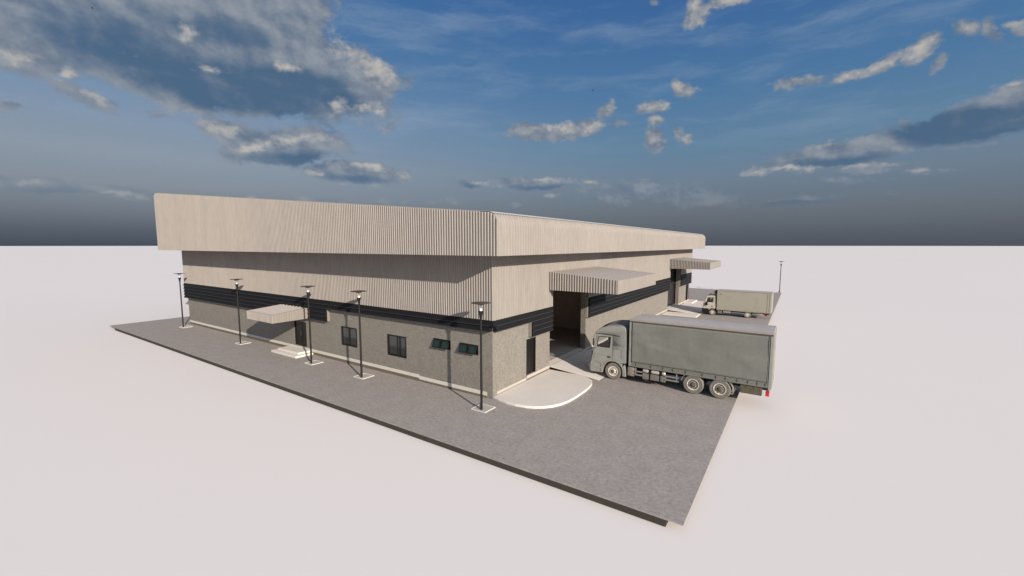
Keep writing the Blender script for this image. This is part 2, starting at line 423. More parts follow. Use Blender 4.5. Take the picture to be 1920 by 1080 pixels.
# canopies
def canopy(a0, a1, out, zt_w, zt_f, zb, put, seam=.62):
    """box canopy: along a, outwards o; ribbed skirts on three sides, seamed top."""
    root = MB()
    topz = lambda o: zt_w+(zt_f-zt_w)*o/out
    # flat top deck
    root.add([put(a0+.06,.02,topz(.02)-.02),put(a1-.06,.02,topz(.02)-.02),put(a1-.06,out-.06,topz(out-.06)-.02),put(a0+.06,out-.06,topz(out-.06)-.02),
              put(a0+.06,.02,topz(.02)-.10),put(a1-.06,.02,topz(.02)-.10),put(a1-.06,out-.06,topz(out-.06)-.10),put(a0+.06,out-.06,topz(out-.06)-.10)],
             [(0,1,2,3),(7,6,5,4),(0,4,5,1),(1,5,6,2),(2,6,7,3),(3,7,4,0)])
    deck = root.build('canopy_deck', M_roof, wh)
    s_ = MB(); n = int((a1-a0)/seam)
    for i in range(1, n):
        u = a0+(a1-a0)*i/n
        s_.add([put(u-.02,.03,topz(.03)-.021),put(u+.02,.03,topz(.03)-.021),put(u+.02,out-.07,topz(out)-.021),put(u-.02,out-.07,topz(out)-.021),
                put(u-.012,.03,topz(.03)+.03),put(u+.012,.03,topz(.03)+.03),put(u+.012,out-.07,topz(out)+.03),put(u-.012,out-.07,topz(out)+.03)],
               [(0,1,2,3),(4,5,6,7),(0,1,5,4),(1,2,6,5),(2,3,7,6),(3,0,4,7)])
    g = s_.build('deck_seam', mat('seam_lilac',(.27,.245,.235),.5), deck); 
    f = corr_sheet(a0, a1, zb, zt_f, lambda u,o,z: put(u,out+o,z), back=.05).build('canopy_fascia', M_clad, wh)
    for e, sg in ((a0,-1),(a1,1)):
        corr_sheet(.24 if put is PR else .03, out-.052, zb, lambda u: topz(u), lambda u,o,z,e=e,sg=sg: put(e+sg*o-sg*.035,u,z), back=.05).build('canopy_fascia', M_clad, wh)
    MB().add([put(a0+.09,.24,zb+.03),put(a1-.09,.24,zb+.03),put(a1-.09,out-.06,zb+.03),put(a0+.09,out-.06,zb+.03),
              put(a0+.09,.24,zb+.07),put(a1-.09,.24,zb+.07),put(a1-.09,out-.06,zb+.07),put(a0+.09,out-.06,zb+.07)],
             [(0,1,2,3),(4,5,6,7),(0,1,5,4),(1,2,6,5),(2,3,7,6),(3,0,4,7)]).build('canopy_soffit', M_clad, wh)
canopy(6.15, 14.42, 5.15, 7.22, 6.80, 5.93, PR)
canopy(38.7, 46.95, 5.15, 7.22, 6.80, 5.93, PR)
canopy(-22.65, -18.52, 3.07, 3.93, 3.70, 3.05, PF, seam=.5)

# doors and windows
d = MB().box(DOORF[0]+.06, DOORF[1]-.06, .10, .16, DOORF[2]+.02, DOORF[3]-.06).build('door', M_door, wh)
xm = (DOORF[0]+DOORF[1])/2
MB().box(DOORF[0]+.002, DOORF[0]+.06, .03, .2, DOORF[2], DOORF[3]-.002).box(DOORF[1]-.06, DOORF[1]-.002, .03, .2, DOORF[2], DOORF[3]-.002)\
    .box(DOORF[0]+.06, DOORF[1]-.06, .03, .2, DOORF[3]-.06, DOORF[3]-.002).box(xm-.015, xm+.015, .085, .1, DOORF[2]+.02, DOORF[3]-.06).build('door_frame', M_brown, d)
MB().tube([(xm-.1,.06,1.35),(xm-.1,.06,1.75)], .015).tube([(xm+.1,.06,1.35),(xm+.1,.06,1.75)], .015).build('handle', mat('dull_steel',(.12,.12,.12),.35,metal=1), d)
d = MB().box(-.18, -.12, DOORR[0]+.05, DOORR[1]-.05, DOORR[2]+.01, DOORR[3]-.05).build('door', M_door, wh)
MB().box(-.2, .012, DOORR[0]+.002, DOORR[0]+.05, DOORR[2], DOORR[3]-.002).box(-.2, .012, DOORR[1]-.05, DOORR[1]-.002, DOORR[2], DOORR[3]-.002)\
    .box(-.2, .012, DOORR[0]+.05, DOORR[1]-.05, DOORR[3]-.05, DOORR[3]-.002).build('door_frame', M_brown, d)
MB().tube([(-.08,DOORR[0]+.16,1.45),(-.08,DOORR[0]+.28,1.45)], .014).build('handle', MATS['dull_steel'], d)
d = MB().box(-.2, -.14, DOORE[0]+.05, DOORE[1]-.05, DOORE[2]+.01, DOORE[3]-.05).build('door', M_brown, wh)
MB().box(-.22, .012, DOORE[0]+.05, DOORE[1]-.05, DOORE[3]-.05, DOORE[3]-.002).box(-.22, .012, DOORE[0]+.002, DOORE[0]+.05, DOORE[2]+.004, DOORE[3]-.002).box(-.22, .012, DOORE[1]-.05, DOORE[1]-.002, DOORE[2]+.004, DOORE[3]-.002).build('door_frame', M_brown, d)
def sliding(w):
    x0, x1, z0, z1 = w; f = .085
    fr = MB().box(x0,x1,-.03,.12,z0,z0+f).box(x0,x1,-.03,.12,z1-f,z1).box(x0,x0+f,-.03,.12,z0+f,z1-f).box(x1-f,x1,-.03,.12,z0+f,z1-f).build('window', M_brown, wh)
    xm = (x0+x1)/2
    MB().box(xm-.02, xm+.02, .0, .06, z0+f, z1-f).build('mullion', M_black, fr)
    MB().box(x0+f, xm-.02, .03, .04, z0+f, z1-f).build('pane', M_glass, fr)
    MB().box(xm+.02, x1-f, .045, .055, z0+f, z1-f).build('pane', M_glass, fr)
    return fr
wa = sliding(W1); sliding(W2)
def awning(w):
    x0, x1, z0, z1 = w; f = .05; xm = (x0+x1)/2
    fr = MB().box(x0,x1,-.02,.14,z0,z0+f).box(x0,x1,-.02,.14,z1-f,z1).box(x0,x0+f,-.02,.14,z0+f,z1-f).box(x1-f,x1,-.02,.14,z0+f,z1-f).box(xm-.04,xm+.04,-.02,.14,z0+f,z1-f).build('window', M_brown, wh)
    MB().box(x0+.03,x1-.03,.145,.16,z0+.03,z1-.03).build('insect_screen', M_black, fr)
    for a, b in ((x0+f+.01, xm-.05), (xm+.05, x1-f-.01)):
        # top-hung sash swung outwards
        t = R(17); zt = z1-f-.01; h = zt-(z0+.02); y0 = -.03
        def Q(x, d, e): return (x, y0-d*math.sin(t)-e*math.cos(t), zt-d*math.cos(t)+e*math.sin(t))
        s_ = MB(); g = .075
        for (xa, xb, da, db) in ((a,b,0,g),(a,b,h-g,h),(a,a+g,g,h-g),(b-g,b,g,h-g)):
            s_.add([Q(xa,da,0),Q(xb,da,0),Q(xb,db,0),Q(xa,db,0),Q(xa,da,.04),Q(xb,da,.04),Q(xb,db,.04),Q(xa,db,.04)], [(0,1,2,3),(4,5,6,7),(0,1,5,4),(1,2,6,5),(2,3,7,6),(3,0,4,7)])
        s_.build('sash', M_black, fr)
        p_ = MB().add([Q(a+g,g,.015),Q(b-g,g,.015),Q(b-g,h-g,.015),Q(a+g,h-g,.015),Q(a+g,g,.022),Q(b-g,g,.022),Q(b-g,h-g,.022),Q(a+g,h-g,.022)], [(0,1,2,3),(4,5,6,7),(0,1,5,4),(1,2,6,5),(2,3,7,6),(3,0,4,7)])
        p_.build('pane', M_gglass, fr)
awning(V1); awning(V2)
# gate filling the far opening: glazed grid above a dark panel
g = MB().box(-.62,-.56,39.32,45.38,.43,3.6).build('loading_door', mat('dark_gate',(.010,.009,.010),.35), wh)
q = MB().box(-.64,-.54,39.32,45.38,3.6,3.72).box(-.64,-.54,39.32,45.38,5.7,5.79).box(-.62,-.56,39.32,45.38,4.62,4.68)
for i in range(7):
    y = 39.34+i*(6.0/6); q.box(-.635,-.545,y-.03,y+.03,3.72,5.7)
q.build('glazing_grid', mat('grid_grey',(.03,.03,.032),.4), g)
MB().box(-.6,-.59,39.35,45.35,3.72,5.7).build('pane', M_glass, g)
# rail across the near loading opening
MB().box(-.66,-.60,6.82,12.88,.42,.432).build('door_track', mat('track_grey',(.2,.19,.18),.6), wh)

# ------------------------------------------------------------------ entrance steps
st_ = thing('entrance_steps', (-20.3,-.75,0), 'two low white concrete steps below the double door under the small front canopy', 'steps')
MB().rbox(-22.2,-18.42,-1.53,-.025,.002,.17,.02).build('lower_step', M_walk, st_)
MB().rbox(-21.85,-18.75,-1.13,-.028,.1705,.33,.02).build('upper_step', M_walk, st_)

# ------------------------------------------------------------------ street lamps
def lamp(x, y, label):
    L_ = thing('street_lamp', (x,y,0), label, 'street lamp', 'black pole lamps with flat disc tops')
    MB().lathe([(.068,0.0),(.066,1.5),(.055,4.95),(.06,5.0)], (x,y,.03), n=14).build('pole', M_pole, L_, smooth=True)
    MB().lathe([(.062,5.02),(.075,5.15),(.10,5.32),(.145,5.50),(.13,5.505)], (x,y,0), n=18).build('cone_collar', M_pole, L_, smooth=True)
    MB().lathe([(.085,5.505),(.085,5.535),(.07,5.58),(.035,5.63),(.005,5.655)], (x,y,0), n=16).build('bulb', M_globe, L_, smooth=True)
    MB().lathe([(.105,5.506),(.115,5.65),(.12,5.83),(.112,5.83),(.107,5.65),(.098,5.507)], (x,y,0), n=20, closed=False).build('glass_cylinder', M_clear, L_, smooth=True)
    MB().lathe([(.15,5.83),(.185,5.84),(.19,5.885),(.24,5.90),(.52,5.92),(.53,5.93),(.51,5.94),(.12,5.975),(.01,5.98)], (x,y,0), n=32).build('disc_cap', M_disc, L_, smooth=True)
    b = MB().box(x-.54,x+.40,y-.22,y+.70,.003,.03).build('concrete_pad', M_white, L_)
    q = MB(); X0,X1,Y0,Y1,t = x-.56,x+.42,y-.24,y+.72,.03
    q.box(X0,X1,Y0,Y0+t,.004,.048).box(X0,X1,Y1-t,Y1,.004,.048).box(X0,X0+t,Y0+t,Y1-t,.004,.048).box(X1-t,X1,Y0+t,Y1-t,.004,.048)
    q.build('rim', M_walk, b)
    MB().rbox(x-.17,x-.07,y+.02,y+.14,.03,.36,.01).build('junction_box', M_white, L_)
    return L_
l0 = lamp(.46,-1.65,'black pole lamp in front of the building corner, nearest and tallest in view')
def dup(root, loc, label):
    c = root.copy(); COL.objects.link(c); c.location = loc; c['label'] = label; c['_o'] = tuple(loc)
    for ch in list(root.children):
        k_ = ch.copy(); COL.objects.link(k_); k_.parent = c
        for g_ in list(ch.children):
            h_ = g_.copy(); COL.objects.link(h_); h_.parent = k_
    return c
dup(l0, (-9.9,-1.67,0), 'black pole lamp standing between the two square sliding windows')
dup(l0, (-15.96,-1.66,0), 'black pole lamp beside the entrance steps and small front canopy')
dup(l0, (-27.6,-1.55,0), 'black pole lamp left of the small front canopy, second from the far left end')
dup(l0, (-41.3,-1.36,0), 'black pole lamp at the far left end of the front wall')
dup(l0, (11.5,75.6,0), 'distant black pole lamp at the far right corner of the yard behind the cream truck')

# ------------------------------------------------------------------ trucks
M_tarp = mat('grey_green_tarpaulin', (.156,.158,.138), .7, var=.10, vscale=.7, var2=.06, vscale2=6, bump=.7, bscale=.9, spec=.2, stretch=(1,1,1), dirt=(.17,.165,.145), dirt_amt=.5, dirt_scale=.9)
M_cab = mat('grey_green_cab_paint', (.235,.238,.215), .42, var=.05, vscale=1.5, spec=.4, dirt=(.12,.115,.09), dirt_amt=.35, dirt_scale=2)
M_cabroof = M_cab
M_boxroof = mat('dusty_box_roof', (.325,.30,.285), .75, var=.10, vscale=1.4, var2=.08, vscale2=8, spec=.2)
M_rail = mat('beige_alloy_rail', (.27,.24,.20), .5, var=.15, vscale=5, spec=.4)
M_chass = mat('black_chassis', (.012,.011,.011), .7, spec=.2)
M_tyre = mat('dusty_rubber', (.155,.145,.125), .95, var=.25, vscale=6, spec=.1)
M_rim = mat('dusty_alloy_rim', (.72,.66,.57), .4, var=.2, vscale=9, metal=.3, spec=.5)
M_hub = mat('dirty_hub', (.085,.07,.05), .7, var=.3, vscale=12, spec=.3)
M_guard = mat('grey_side_guard', (.185,.185,.165), .6, spec=.3)
M_tank = mat('beige_tank', (.20,.17,.145), .6, var=.15, vscale=4, spec=.3)
M_alu = mat('aluminium_tank', (.52,.46,.41), .35, var=.15, vscale=5, metal=.4, spec=.5)
M_batt = mat('battery_box_grey', (.14,.135,.115), .7, var=.2, vscale=5, spec=.3)
M_olive = mat('olive_toolbox', (.085,.075,.048), .75, var=.2, vscale=4, spec=.2)
M_red = mat('red_lens', (.45,.01,.012), .3, spec=.5)
M_fend = mat('pale_mudguard', (.225,.222,.195), .6, var=.1, vscale=4, spec=.3)
M_seat = mat('brown_seat', (.03,.02,.013), .9, spec=.1)
M_step = mat('dark_step_recess', (.06,.063,.052), .8, spec=.2)
M_rubber = mat('black_rubber_seal', (.012,.012,.011), .6, spec=.3)

def tyre_prof(r, w, ri): return [(ri, .01), (r-.05, .0), (r-.015, .03), (r, .06), (r, w-.06), (r-.015, w-.03), (r-.05, w), (ri, w-.01)]
def wheel(par, cx, cy, r, w, near, deep, axle_side=-1):
    """near: outer face y; wheel extends inwards (sign s)."""
    s = 1 if near else -1       # inward direction in y
    def L_(prof, name, m, p, n=32, closed=True):
        return MB().lathe([(a, b*s) for a, b in prof], (cx, cy, r), axis='y', n=n, closed=closed).build(name, m, p, smooth=True)
    ri = r*.57
    t = L_(tyre_prof(r, w, ri), 'wheel', M_tyre, par, closed=False)
    if deep:   # rear: deep dish
        L_([(ri+.012,.0),(ri+.012,-.012),(ri-.02,-.012),(ri-.05,.05),(ri-.06,.16),(ri*.62,.17),(ri*.60,.05),(.10,.03),(.095,-.06),(.06,-.085),(.001,-.09)], 'rim', M_rim, t, closed=False)
        b = MB().lathe([(p_, q_*s) for p_, q_ in [(.165,.02),(.165,-.02),(.10,-.03),(.098,-.075),(.07,-.10),(.001,-.102)]], (cx, cy, r), axis='y', n=20, closed=False)
        for k in range(10):
            a = 2*PI*k/10; b.lathe([(.018,-.05*s),(.018,.1*s)], (cx+.205*r/.575*math.cos(a)*1.0, cy, r+.205*r/.575*math.sin(a)), axis='y', n=6)
        b.build('hub', M_hub, t, smooth=True)
    else:
        L_([(ri+.012,.0),(ri+.012,-.012),(ri-.03,-.012),(ri-.055,.06),(ri-.10,.05),(.15,-.02),(.12,-.03),(.11,.0),(.001,.0)], 'rim', M_rim, t, closed=False)
        b = MB().lathe([(p_, q_*s) for p_, q_ in [(.115,-.02),(.11,-.07),(.06,-.10),(.001,-.102)]], (cx, cy, r), axis='y', n=20, closed=False)
        for k in range(10):
            a = 2*PI*k/10; b.lathe([(.020,-.035*s),(.020,.1*s)], (cx+.20*math.cos(a), cy+.0, r+.20*math.sin(a)), axis='y', n=8)
        b.build('hub', M_hub, t, smooth=True)
    return t

def loft_cab(st, par, name, m, top_idx, front_idx, holes_near=(), holes_far=()):
    """st: list of (y, scale inset, roof raise, nose bulge) for side profile 'prof' """
    pass

def cab_shell(prof, roofi, nosei, stations, hole, thickness, par, name, m, skip=()):
    """prof: side outline (x,z). stations: (y, roof_raise, nose_bulge, shrink). Side caps get the window hole."""
    mb = MB(); cx = sum(p[0] for p in prof)/len(prof); cz = sum(p[1] for p in prof)/len(prof)
    rings = []
    for (y, rr_, nb, sh) in stations:
        ring = []
        for i, (x, z) in enumerate(prof):
            X, Z = x, z
            if i in roofi: Z += rr_*roofi[i]
            if i in nosei: X -= nb*nosei[i]
            d = math.hypot(X-cx, Z-cz)
            if sh and (i in roofi or i in nosei): X += (cx-X)/d*sh; Z += (cz-Z)/d*sh
            ring.append((X, y, Z))
        rings.append(ring)
    k = len(prof)
    vs = [p for r_ in rings for p in r_]
    fs = []
    for a in range(len(rings)-1):
        for i in range(k):
            j = (i+1) % k
            if i in skip and 0 < a < len(rings)-2: continue      # windscreen opening
            fs.append((a*k+i, a*k+j, (a+1)*k+j, (a+1)*k+i))
    mb.add(vs, fs)
    for r_ in (rings[0], rings[-1]):
        y = r_[0][1]; loops = [[(p[0], p[2]) for p in r_], hole]
        flat = [p for l in loops for p in l]
        tr = tessellate_polygon([[Vector((p[0], p[1], 0)) for p in l] for l in loops])
        mb.add([(p[0], y, p[1]) for p in flat], [tuple(t) for t in tr])
    # merge doubles
    o = mb.build(name, m, par)
    bm = bmesh.new(); bm.from_mesh(o.data); bmesh.ops.remove_doubles(bm, verts=bm.verts[:], dist=.001)
    bmesh.ops.recalc_face_normals(bm, faces=bm.faces[:]); bm.to_mesh(o.data); bm.free()
    for p in o.data.polygons: p.use_smooth = True
    o.data.set_sharp_from_angle(angle=R(28))
    md = o.modifiers.new('shell', 'SOLIDIFY'); md.thickness = thickness; md.offset = -1
    return o

def arc(cx, cz, r, a0, a1, n): return [(cx+r*math.cos(R(a0+(a1-a0)*i/n)), cz+r*math.sin(R(a0+(a1-a0)*i/n))) for i in range(n+1)]
def arch(cx, cz, r0, r1, a0, a1, y0, y1, n=14):
    return MB().prism(arc(cx,cz,r1,a0,a1,n)+arc(cx,cz,r0,a1,a0,n), y0, y1, 'y')

# ---- large grey-green curtain-side truck
T1 = thing('truck', (8.2,8.8,0), 'large grey-green curtain-sided truck with three axles, tail hanging over the yard edge', 'truck')
YN, YF = 7.5, 10.15
wx = 4.46; wr = .575
prof = [(3.02,.36),(2.92,.50),(2.90,.86),(2.93,1.20),(3.00,1.60),(3.06,1.98),(3.15,2.50),(3.25,2.98),(3.17,3.04),(3.35,3.27),(3.62,3.46),(4.07,3.60),(4.60,3.64),(5.04,3.62),(5.22,3.55),(5.28,3.42),(5.32,2.3),(5.33,1.24),(5.10,1.20)] \
     + [(x,z) for x,z in arc(wx,.58,.70,62,160,9)] + [(3.76,.62),(3.72,.40)]
roofi = {9:.25,10:.6,11:.95,12:1.1,13:1.1,14:.9,15:.3}
nosei = {0:.9,1:1,2:1,3:1,4:1,5:1,6:.9,7:.8,8:.9,9:.5,10:.15}
win = [(3.40,2.80),(3.78,2.86),(4.25,2.87),(4.23,2.50),(4.19,2.17),(3.75,2.15),(3.31,2.15),(3.35,2.5)]
stn = [(YN,0,0,0),(YN+.05,.03,.04,-.0),(YN+.22,.06,.10,0),(YN+.55,.09,.15,0),(YN+.8,.12,.17,0),((YN+YF)/2,.13,.18,0),(YF-.8,.12,.17,0),(YF-.55,.09,.15,0),(YF-.22,.06,.10,0),(YF-.05,.03,.04,0),(YF,0,0,0)]
body = cab_shell(prof, roofi, nosei, stn, win, .03, T1, 'cab', M_cab, (5,6))
# inner back wall, floor, seats
MB().box(4.42,4.46,YN+.08,YF-.08,1.3,3.2).box(3.2,4.42,YN+.08,YF-.08,1.25,1.32).box(3.15,3.45,YN+.12,YF-.12,1.9,2.12).build('cab_lining', M_seat, body)
for y in (YN+.3, YF-.95):
    MB().rbox(4.05,4.3,y,y+.6,1.7,2.62,.06).rbox(3.7,4.3,y,y+.6,1.5,1.75,.06).build('seat', M_seat, body)
MB().prism(win, YN+.012, YN+.018, 'y').build('side_window', M_cabglass, body)
MB().prism(win, YF-.018, YF-.012, 'y').build('side_window', M_cabglass, body)
def grow(poly, g):
    cx = sum(p[0] for p in poly)/len(poly); cz = sum(p[1] for p in poly)/len(poly)
    return [(cx+(x-cx)*(1+g/abs(x-cx)*1.0 if abs(x-cx) > .1 else 1), cz+(z-cz)*(1+g/abs(z-cz) if abs(z-cz) > .1 else 1)) for x, z in poly]
MB().prism(grow(win,.02), YN-.012, YN+.02, 'y', holes=[grow(win,-.018)]).build('window_seal', M_rubber, body)
# windscreen just proud of the shell
wsm = MB(); ys = [YN+.10, YN+.25, YN+.55, YN+.95, (YN+YF)/2, YF-.95, YF-.55, YF-.25, YF-.10]
def nb(y):
    for a, b in zip(stn[:-1], stn[1:]):
        if a[0] <= y <= b[0]: return a[2]+(b[2]-a[2])*(y-a[0])/(b[0]-a[0])
    return 0
vs = []
for y in ys:
    for (x, z, f) in ((3.07,2.02,1.0),(3.155,2.5,.9),(3.24,2.95,.8)):
        vs.append((x-nb(y)*f-.012, y, z)); vs.append((x-nb(y)*f+.004, y, z))
fs = []
for i in range(len(ys)-1):
    a = i*6; b = a+6
    for c_ in (0,2): fs += [(a+c_,a+c_+2,b+c_+2,b+c_), (a+c_+1,b+c_+1,b+c_+3,a+c_+3)]
wsm.add(vs, fs).build('windscreen', M_screen, body, smooth=True)
# door panel, proud, with handle, seams
dpoly = [(3.12,1.62),(3.20,2.1),(3.30,2.93),(4.40,2.99),(4.385,2.2),(4.38,1.36),(4.05,1.36),(3.80,1.24),(3.62,1.14),(3.02,1.16)]
for yy, s in ((YN,-1),(YF,1)):
    d = MB().prism(dpoly, yy+s*.001, yy+s*.012, 'y', holes=[grow(win,.03)]).build('cab_door', M_cab, body)
    MB().rbox(4.05,4.28,yy+min(0,s*.03),yy+max(0,s*.03),1.46,1.55,.01).build('handle', M_black, d)
    MB().prism([(3.02,1.60),(4.38,1.60),(4.38,1.588),(3.02,1.588)], yy+s*.0125, yy+s*.016, 'y').build('door_crease', M_step, d)
    MB().prism([(4.48,1.58),(5.0,1.60),(5.0,2.10),(4.48,2.08)], yy+s*.001, yy+s*.010, 'y').build('locker_hatch', M_cab, body)
    MB().prism([(4.47,2.08),(5.01,2.10),(5.01,2.112),(4.47,2.092)], yy+s*.001, yy+s*.014, 'y').prism([(5.005,1.58),(5.018,1.58),(5.018,2.11),(5.005,2.11)], yy+s*.001, yy+s*.014, 'y').prism([(4.405,1.36),(4.418,1.36),(4.425,2.99),(4.412,2.99)], yy+s*.001, yy+s*.013, 'y').build('panel_seam', M_step, body)
    MB().prism([(3.28,3.04),(3.6,3.085),(4.9,3.02),(4.9,2.985),(3.6,3.05),(3.28,3.005)], yy+s*.001, yy+s*.022, 'y').build('rain_gutter', M_black, body)
# wheel arch trim, bumper, steps
for yy, s in ((YN,1),(YF,-1)):
    a_, b_ = sorted((yy-s*.025, yy+s*.3))
    arch(wx,.58,.68,.77,8,168,a_,b_).build('wheel_arch', M_fend, body)
    a_, b_ = sorted((yy-s*.02, yy+s*.36))
    MB().prism([(5.06,.93),(5.24,1.12),(5.30,.75),(5.33,.34),(5.14,.34),(5.13,.62)], a_, b_, 'y').build('mudguard', M_fend, body)
    a_, b_ = sorted((yy-s*.03, yy+s*.25))
    o = MB().prism([(2.90,.36),(2.86,.50),(2.86,.98),(2.94,1.12),(3.64,1.10),(3.72,.92),(3.745,.62),(3.72,.38)], a_, b_, 'y', holes=[[(3.20,.72),(3.20,1.04),(3.60,1.02),(3.66,.74)],[(3.12,.47),(3.12,.64),(3.62,.62),(3.62,.45)]]).build('bumper', M_fend, body)
    a_, b_ = sorted((yy+s*.06, yy+s*.2))
    MB().box(3.14,3.69,a_,b_,.44,1.06).build('step_recess', M_step, o)
MB().rbox(2.70,3.05,YN+.05,YF-.05,.38,.95,.06).build('front_bumper', M_fend, body)
for y in (YN+.12, YF-.42): MB().rbox(2.66,2.72,y,y+.3,.62,.82,.015).build('headlight', mat('headlight_lens',(.5,.5,.48),.1,spec=.6), body)
g_ = MB()
for z in (1.10,1.24,1.38,1.52): g_.rbox(2.73,2.80,YN+.4,YF-.4,z,z+.09,.01)
g_.build('grille', M_black, body)
# darker grey-lilac roof skin over the cab top
rs = MB(); ii = [10,11,12,13,14]; vs = []
us = stn[1:-1]
for (y, rr_, nb_, _) in us:
    for i in ii:
        X, Z = prof[i]; Z += rr_*roofi.get(i,0); X -= nb_*nosei.get(i,0)
        vs.append((X, min(max(y, YN+.07), YF-.07), Z+.006))
kk_ = len(ii)
rs.add(vs, [(a*kk_+i, a*kk_+i+1, (a+1)*kk_+i+1, (a+1)*kk_+i) for a in range(len(us)-1) for i in range(kk_-1)])
o = rs.build('cab_roof', mat('lilac_cab_roof', (.15,.145,.15), .7, var=.1, vscale=2, spec=.2), body, smooth=True)
md = o.modifiers.new('t', 'SOLIDIFY'); md.thickness = .012; md.offset = 1
# mirrors
for yy, s in ((YN,-1),(YF,1)):
    o = MB().tube([(3.30,yy,3.02),(3.20,yy+s*.16,3.0),(3.16,yy+s*.22,2.85),(3.15,yy+s*.22,2.12),(3.2,yy+s*.12,2.02),(3.24,yy,2.02)], .016).build('mirror_arm', M_black, body, smooth=True)
    a_, b_ = sorted((yy+s*.14, yy+s*.30))
    MB().rbox(3.10,3.16,a_,b_,2.22,2.72,.02).build('mirror', M_black, o)
# rear cab air deflector side plate & exhaust gap
MB().box(5.33,5.44,YN+.3,YF-.3,1.2,3.3).build('cab_rear_intake', M_chass, body)

# chassis
ch = MB().box(3.1,13.35,8.35,8.45,.72,1.02).box(3.1,13.35,9.2,9.3,.72,1.02)
for x in (5.7,7.0,8.4,10.3,11.7,13.2): ch.box(x,x+.08,8.45,9.2,.78,.98)
for x in (wx,9.66,11.06): ch.lathe([(.09,-1.1),(.09,1.1)], (x,8.825,.575), axis='y', n=10)
for x in (6.0,7.4,8.8,10.3,11.8,12.9): ch.box(x-.05,x+.05,YN+.1,YF-.1,1.03,1.14)
ch.build('chassis', M_chass, T1)
RX1, RX2 = 9.50, 10.98
wheel(T1, wx, YN+.02, wr, .30, True, False); wheel(T1, wx, YF-.02, wr, .30, False, False)
for x in (RX1, RX2):
    wheel(T1, x, YN+.02, .59, .58, True, True); wheel(T1, x, YF-.02, .59, .58, False, True)
for yy, s in ((YN,1),(YF,-1)):
    a_, b_ = sorted((yy+s*.03, yy+s*.5))
    arch(RX1,.59,.68,.715,95,168,a_,b_,8).build('mudguard', M_fend, T1)
    arch(RX2,.59,.68,.715,-8,80,a_,b_,8).build('mudguard', M_fend, T1)
    a_, b_ = sorted((yy+s*.06, yy+s*.62))
    MB().rbox(5.42,5.88,a_,b_,.42,1.04,.07,3).build('fuel_tank', M_tank, T1, smooth=True)
    g = MB()
    for z in (.56,.78):
        a1, b1 = sorted((yy+s*.03, yy+s*.07)); g.box(5.92,6.42,a1,b1,z,z+.085).box(7.86,8.66,a1,b1,z,z+.085)
    a1, b1 = sorted((yy+s*.071, yy+s*.12))
    for x in (5.94,8.5): g.box(x,x+.06,a1,b1,.54,1.12)
    g.build('side_guard', M_guard, T1)
    cy_ = yy+s*.18
    for (xa, xb) in ((6.43,6.82),(6.95,7.50),(7.62,7.84)):
        MB().lathe([(.02,0),(.10,.0),(.135,.04),(.14,.08),(.14,xb-xa-.08),(.135,xb-xa-.04),(.10,xb-xa),(.02,xb-xa)], (xa,cy_,.93), axis='x', n=18).build('air_tank', M_alu, T1, smooth=True)
    a1, b1 = sorted((yy+s*.04, yy+s*.45))
    for (xa, xb) in ((6.43,6.83),(6.93,7.48),(7.56,7.86)):
        MB().rbox(xa,xb,a1,b1,.40,.77,.02).build('battery_box', M_batt, T1)
    MB().rbox(6.87,6.90,a1-.005,b1+.005,.38,1.05,.005).rbox(7.51,7.54,a1-.005,b1+.005,.38,1.05,.005).build('tank_strap', M_black, T1)
    a1, b1 = sorted((yy+s*.08, yy+s*.55))
    tb = MB().rbox(12.02,13.10,a1,b1,.58,1.13,.02).build('toolbox', M_olive, T1)
    kk = MB()
    for x in (12.35,12.75): kk.lathe([(.07,-s*.012),(.075,s*.0),(.075,s*.02)], (x,yy+s*.08,.98), axis='y', n=14)
    kk.build('latch', M_hub, tb)
    a1, b1 = sorted((yy+s*.05, yy+s*.35))
    MB().rbox(13.28,13.46,a1,b1,.62,.86,.015).build('tail_light', M_red, T1)
MB().lathe([(.12,0),(.30,.0),(.32,.1),(.30,.2),(.12,.2)], (6.15,8.0,.70), axis='y', n=20).build('air_filter', M_chass, T1, smooth=True)
MB().rbox(13.34,13.42,YN+.4,YF-.4,.62,.72,.01).build('underrun_bar', M_guard, T1)

# cargo body
bx0, bx1, bz0, bz1 = 5.53, 13.52, 1.17, 4.17
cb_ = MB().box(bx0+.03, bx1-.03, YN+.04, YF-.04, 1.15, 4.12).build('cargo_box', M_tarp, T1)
# side curtains with gentle folds
def curtain(yy, s):
    nx, nz = 120, 24; m = MB(); vs = []; rnd = random.Random(3)
    hs = [(rnd.uniform(.2,7.6), rnd.uniform(.3,2.7), rnd.uniform(.3,1.1), rnd.uniform(.12,.4), rnd.uniform(-.5,.5), rnd.choice((-1,1))*rnd.uniform(.008,.026)) for _ in range(26)]
    for i in range(nx+1):
        for j in range(nz+1):
            x = bx0+.16+(bx1-bx0-.36)*i/nx; z = 1.40+(4.02-1.40)*j/nz
            X, Z = x-bx0, z-bz0
            d = .0016*math.sin(X*4.1+1.3*math.sin(X*1.7))+.0008*math.sin(X*17+Z)
            for (a, b, ra, rb_, t, h) in hs:
                u = (X-a)*math.cos(t)+(Z-b)*math.sin(t); v = -(X-a)*math.sin(t)+(Z-b)*math.cos(t)
                q = (u/ra)**2+(v/rb_)**2
                if q < 6: d += h*math.exp(-q)
            vs.append((x, yy+s*(.006+d), z))
    fs = [(i*(nz+1)+j, (i+1)*(nz+1)+j, (i+1)*(nz+1)+j+1, i*(nz+1)+j+1) for i in range(nx) for j in range(nz)]
    o = m.add(vs, fs).build('side_curtain', M_tarp, cb_, smooth=True)
    md = o.modifiers.new('t', 'SOLIDIFY'); md.thickness = .01; md.offset = 0
    return o
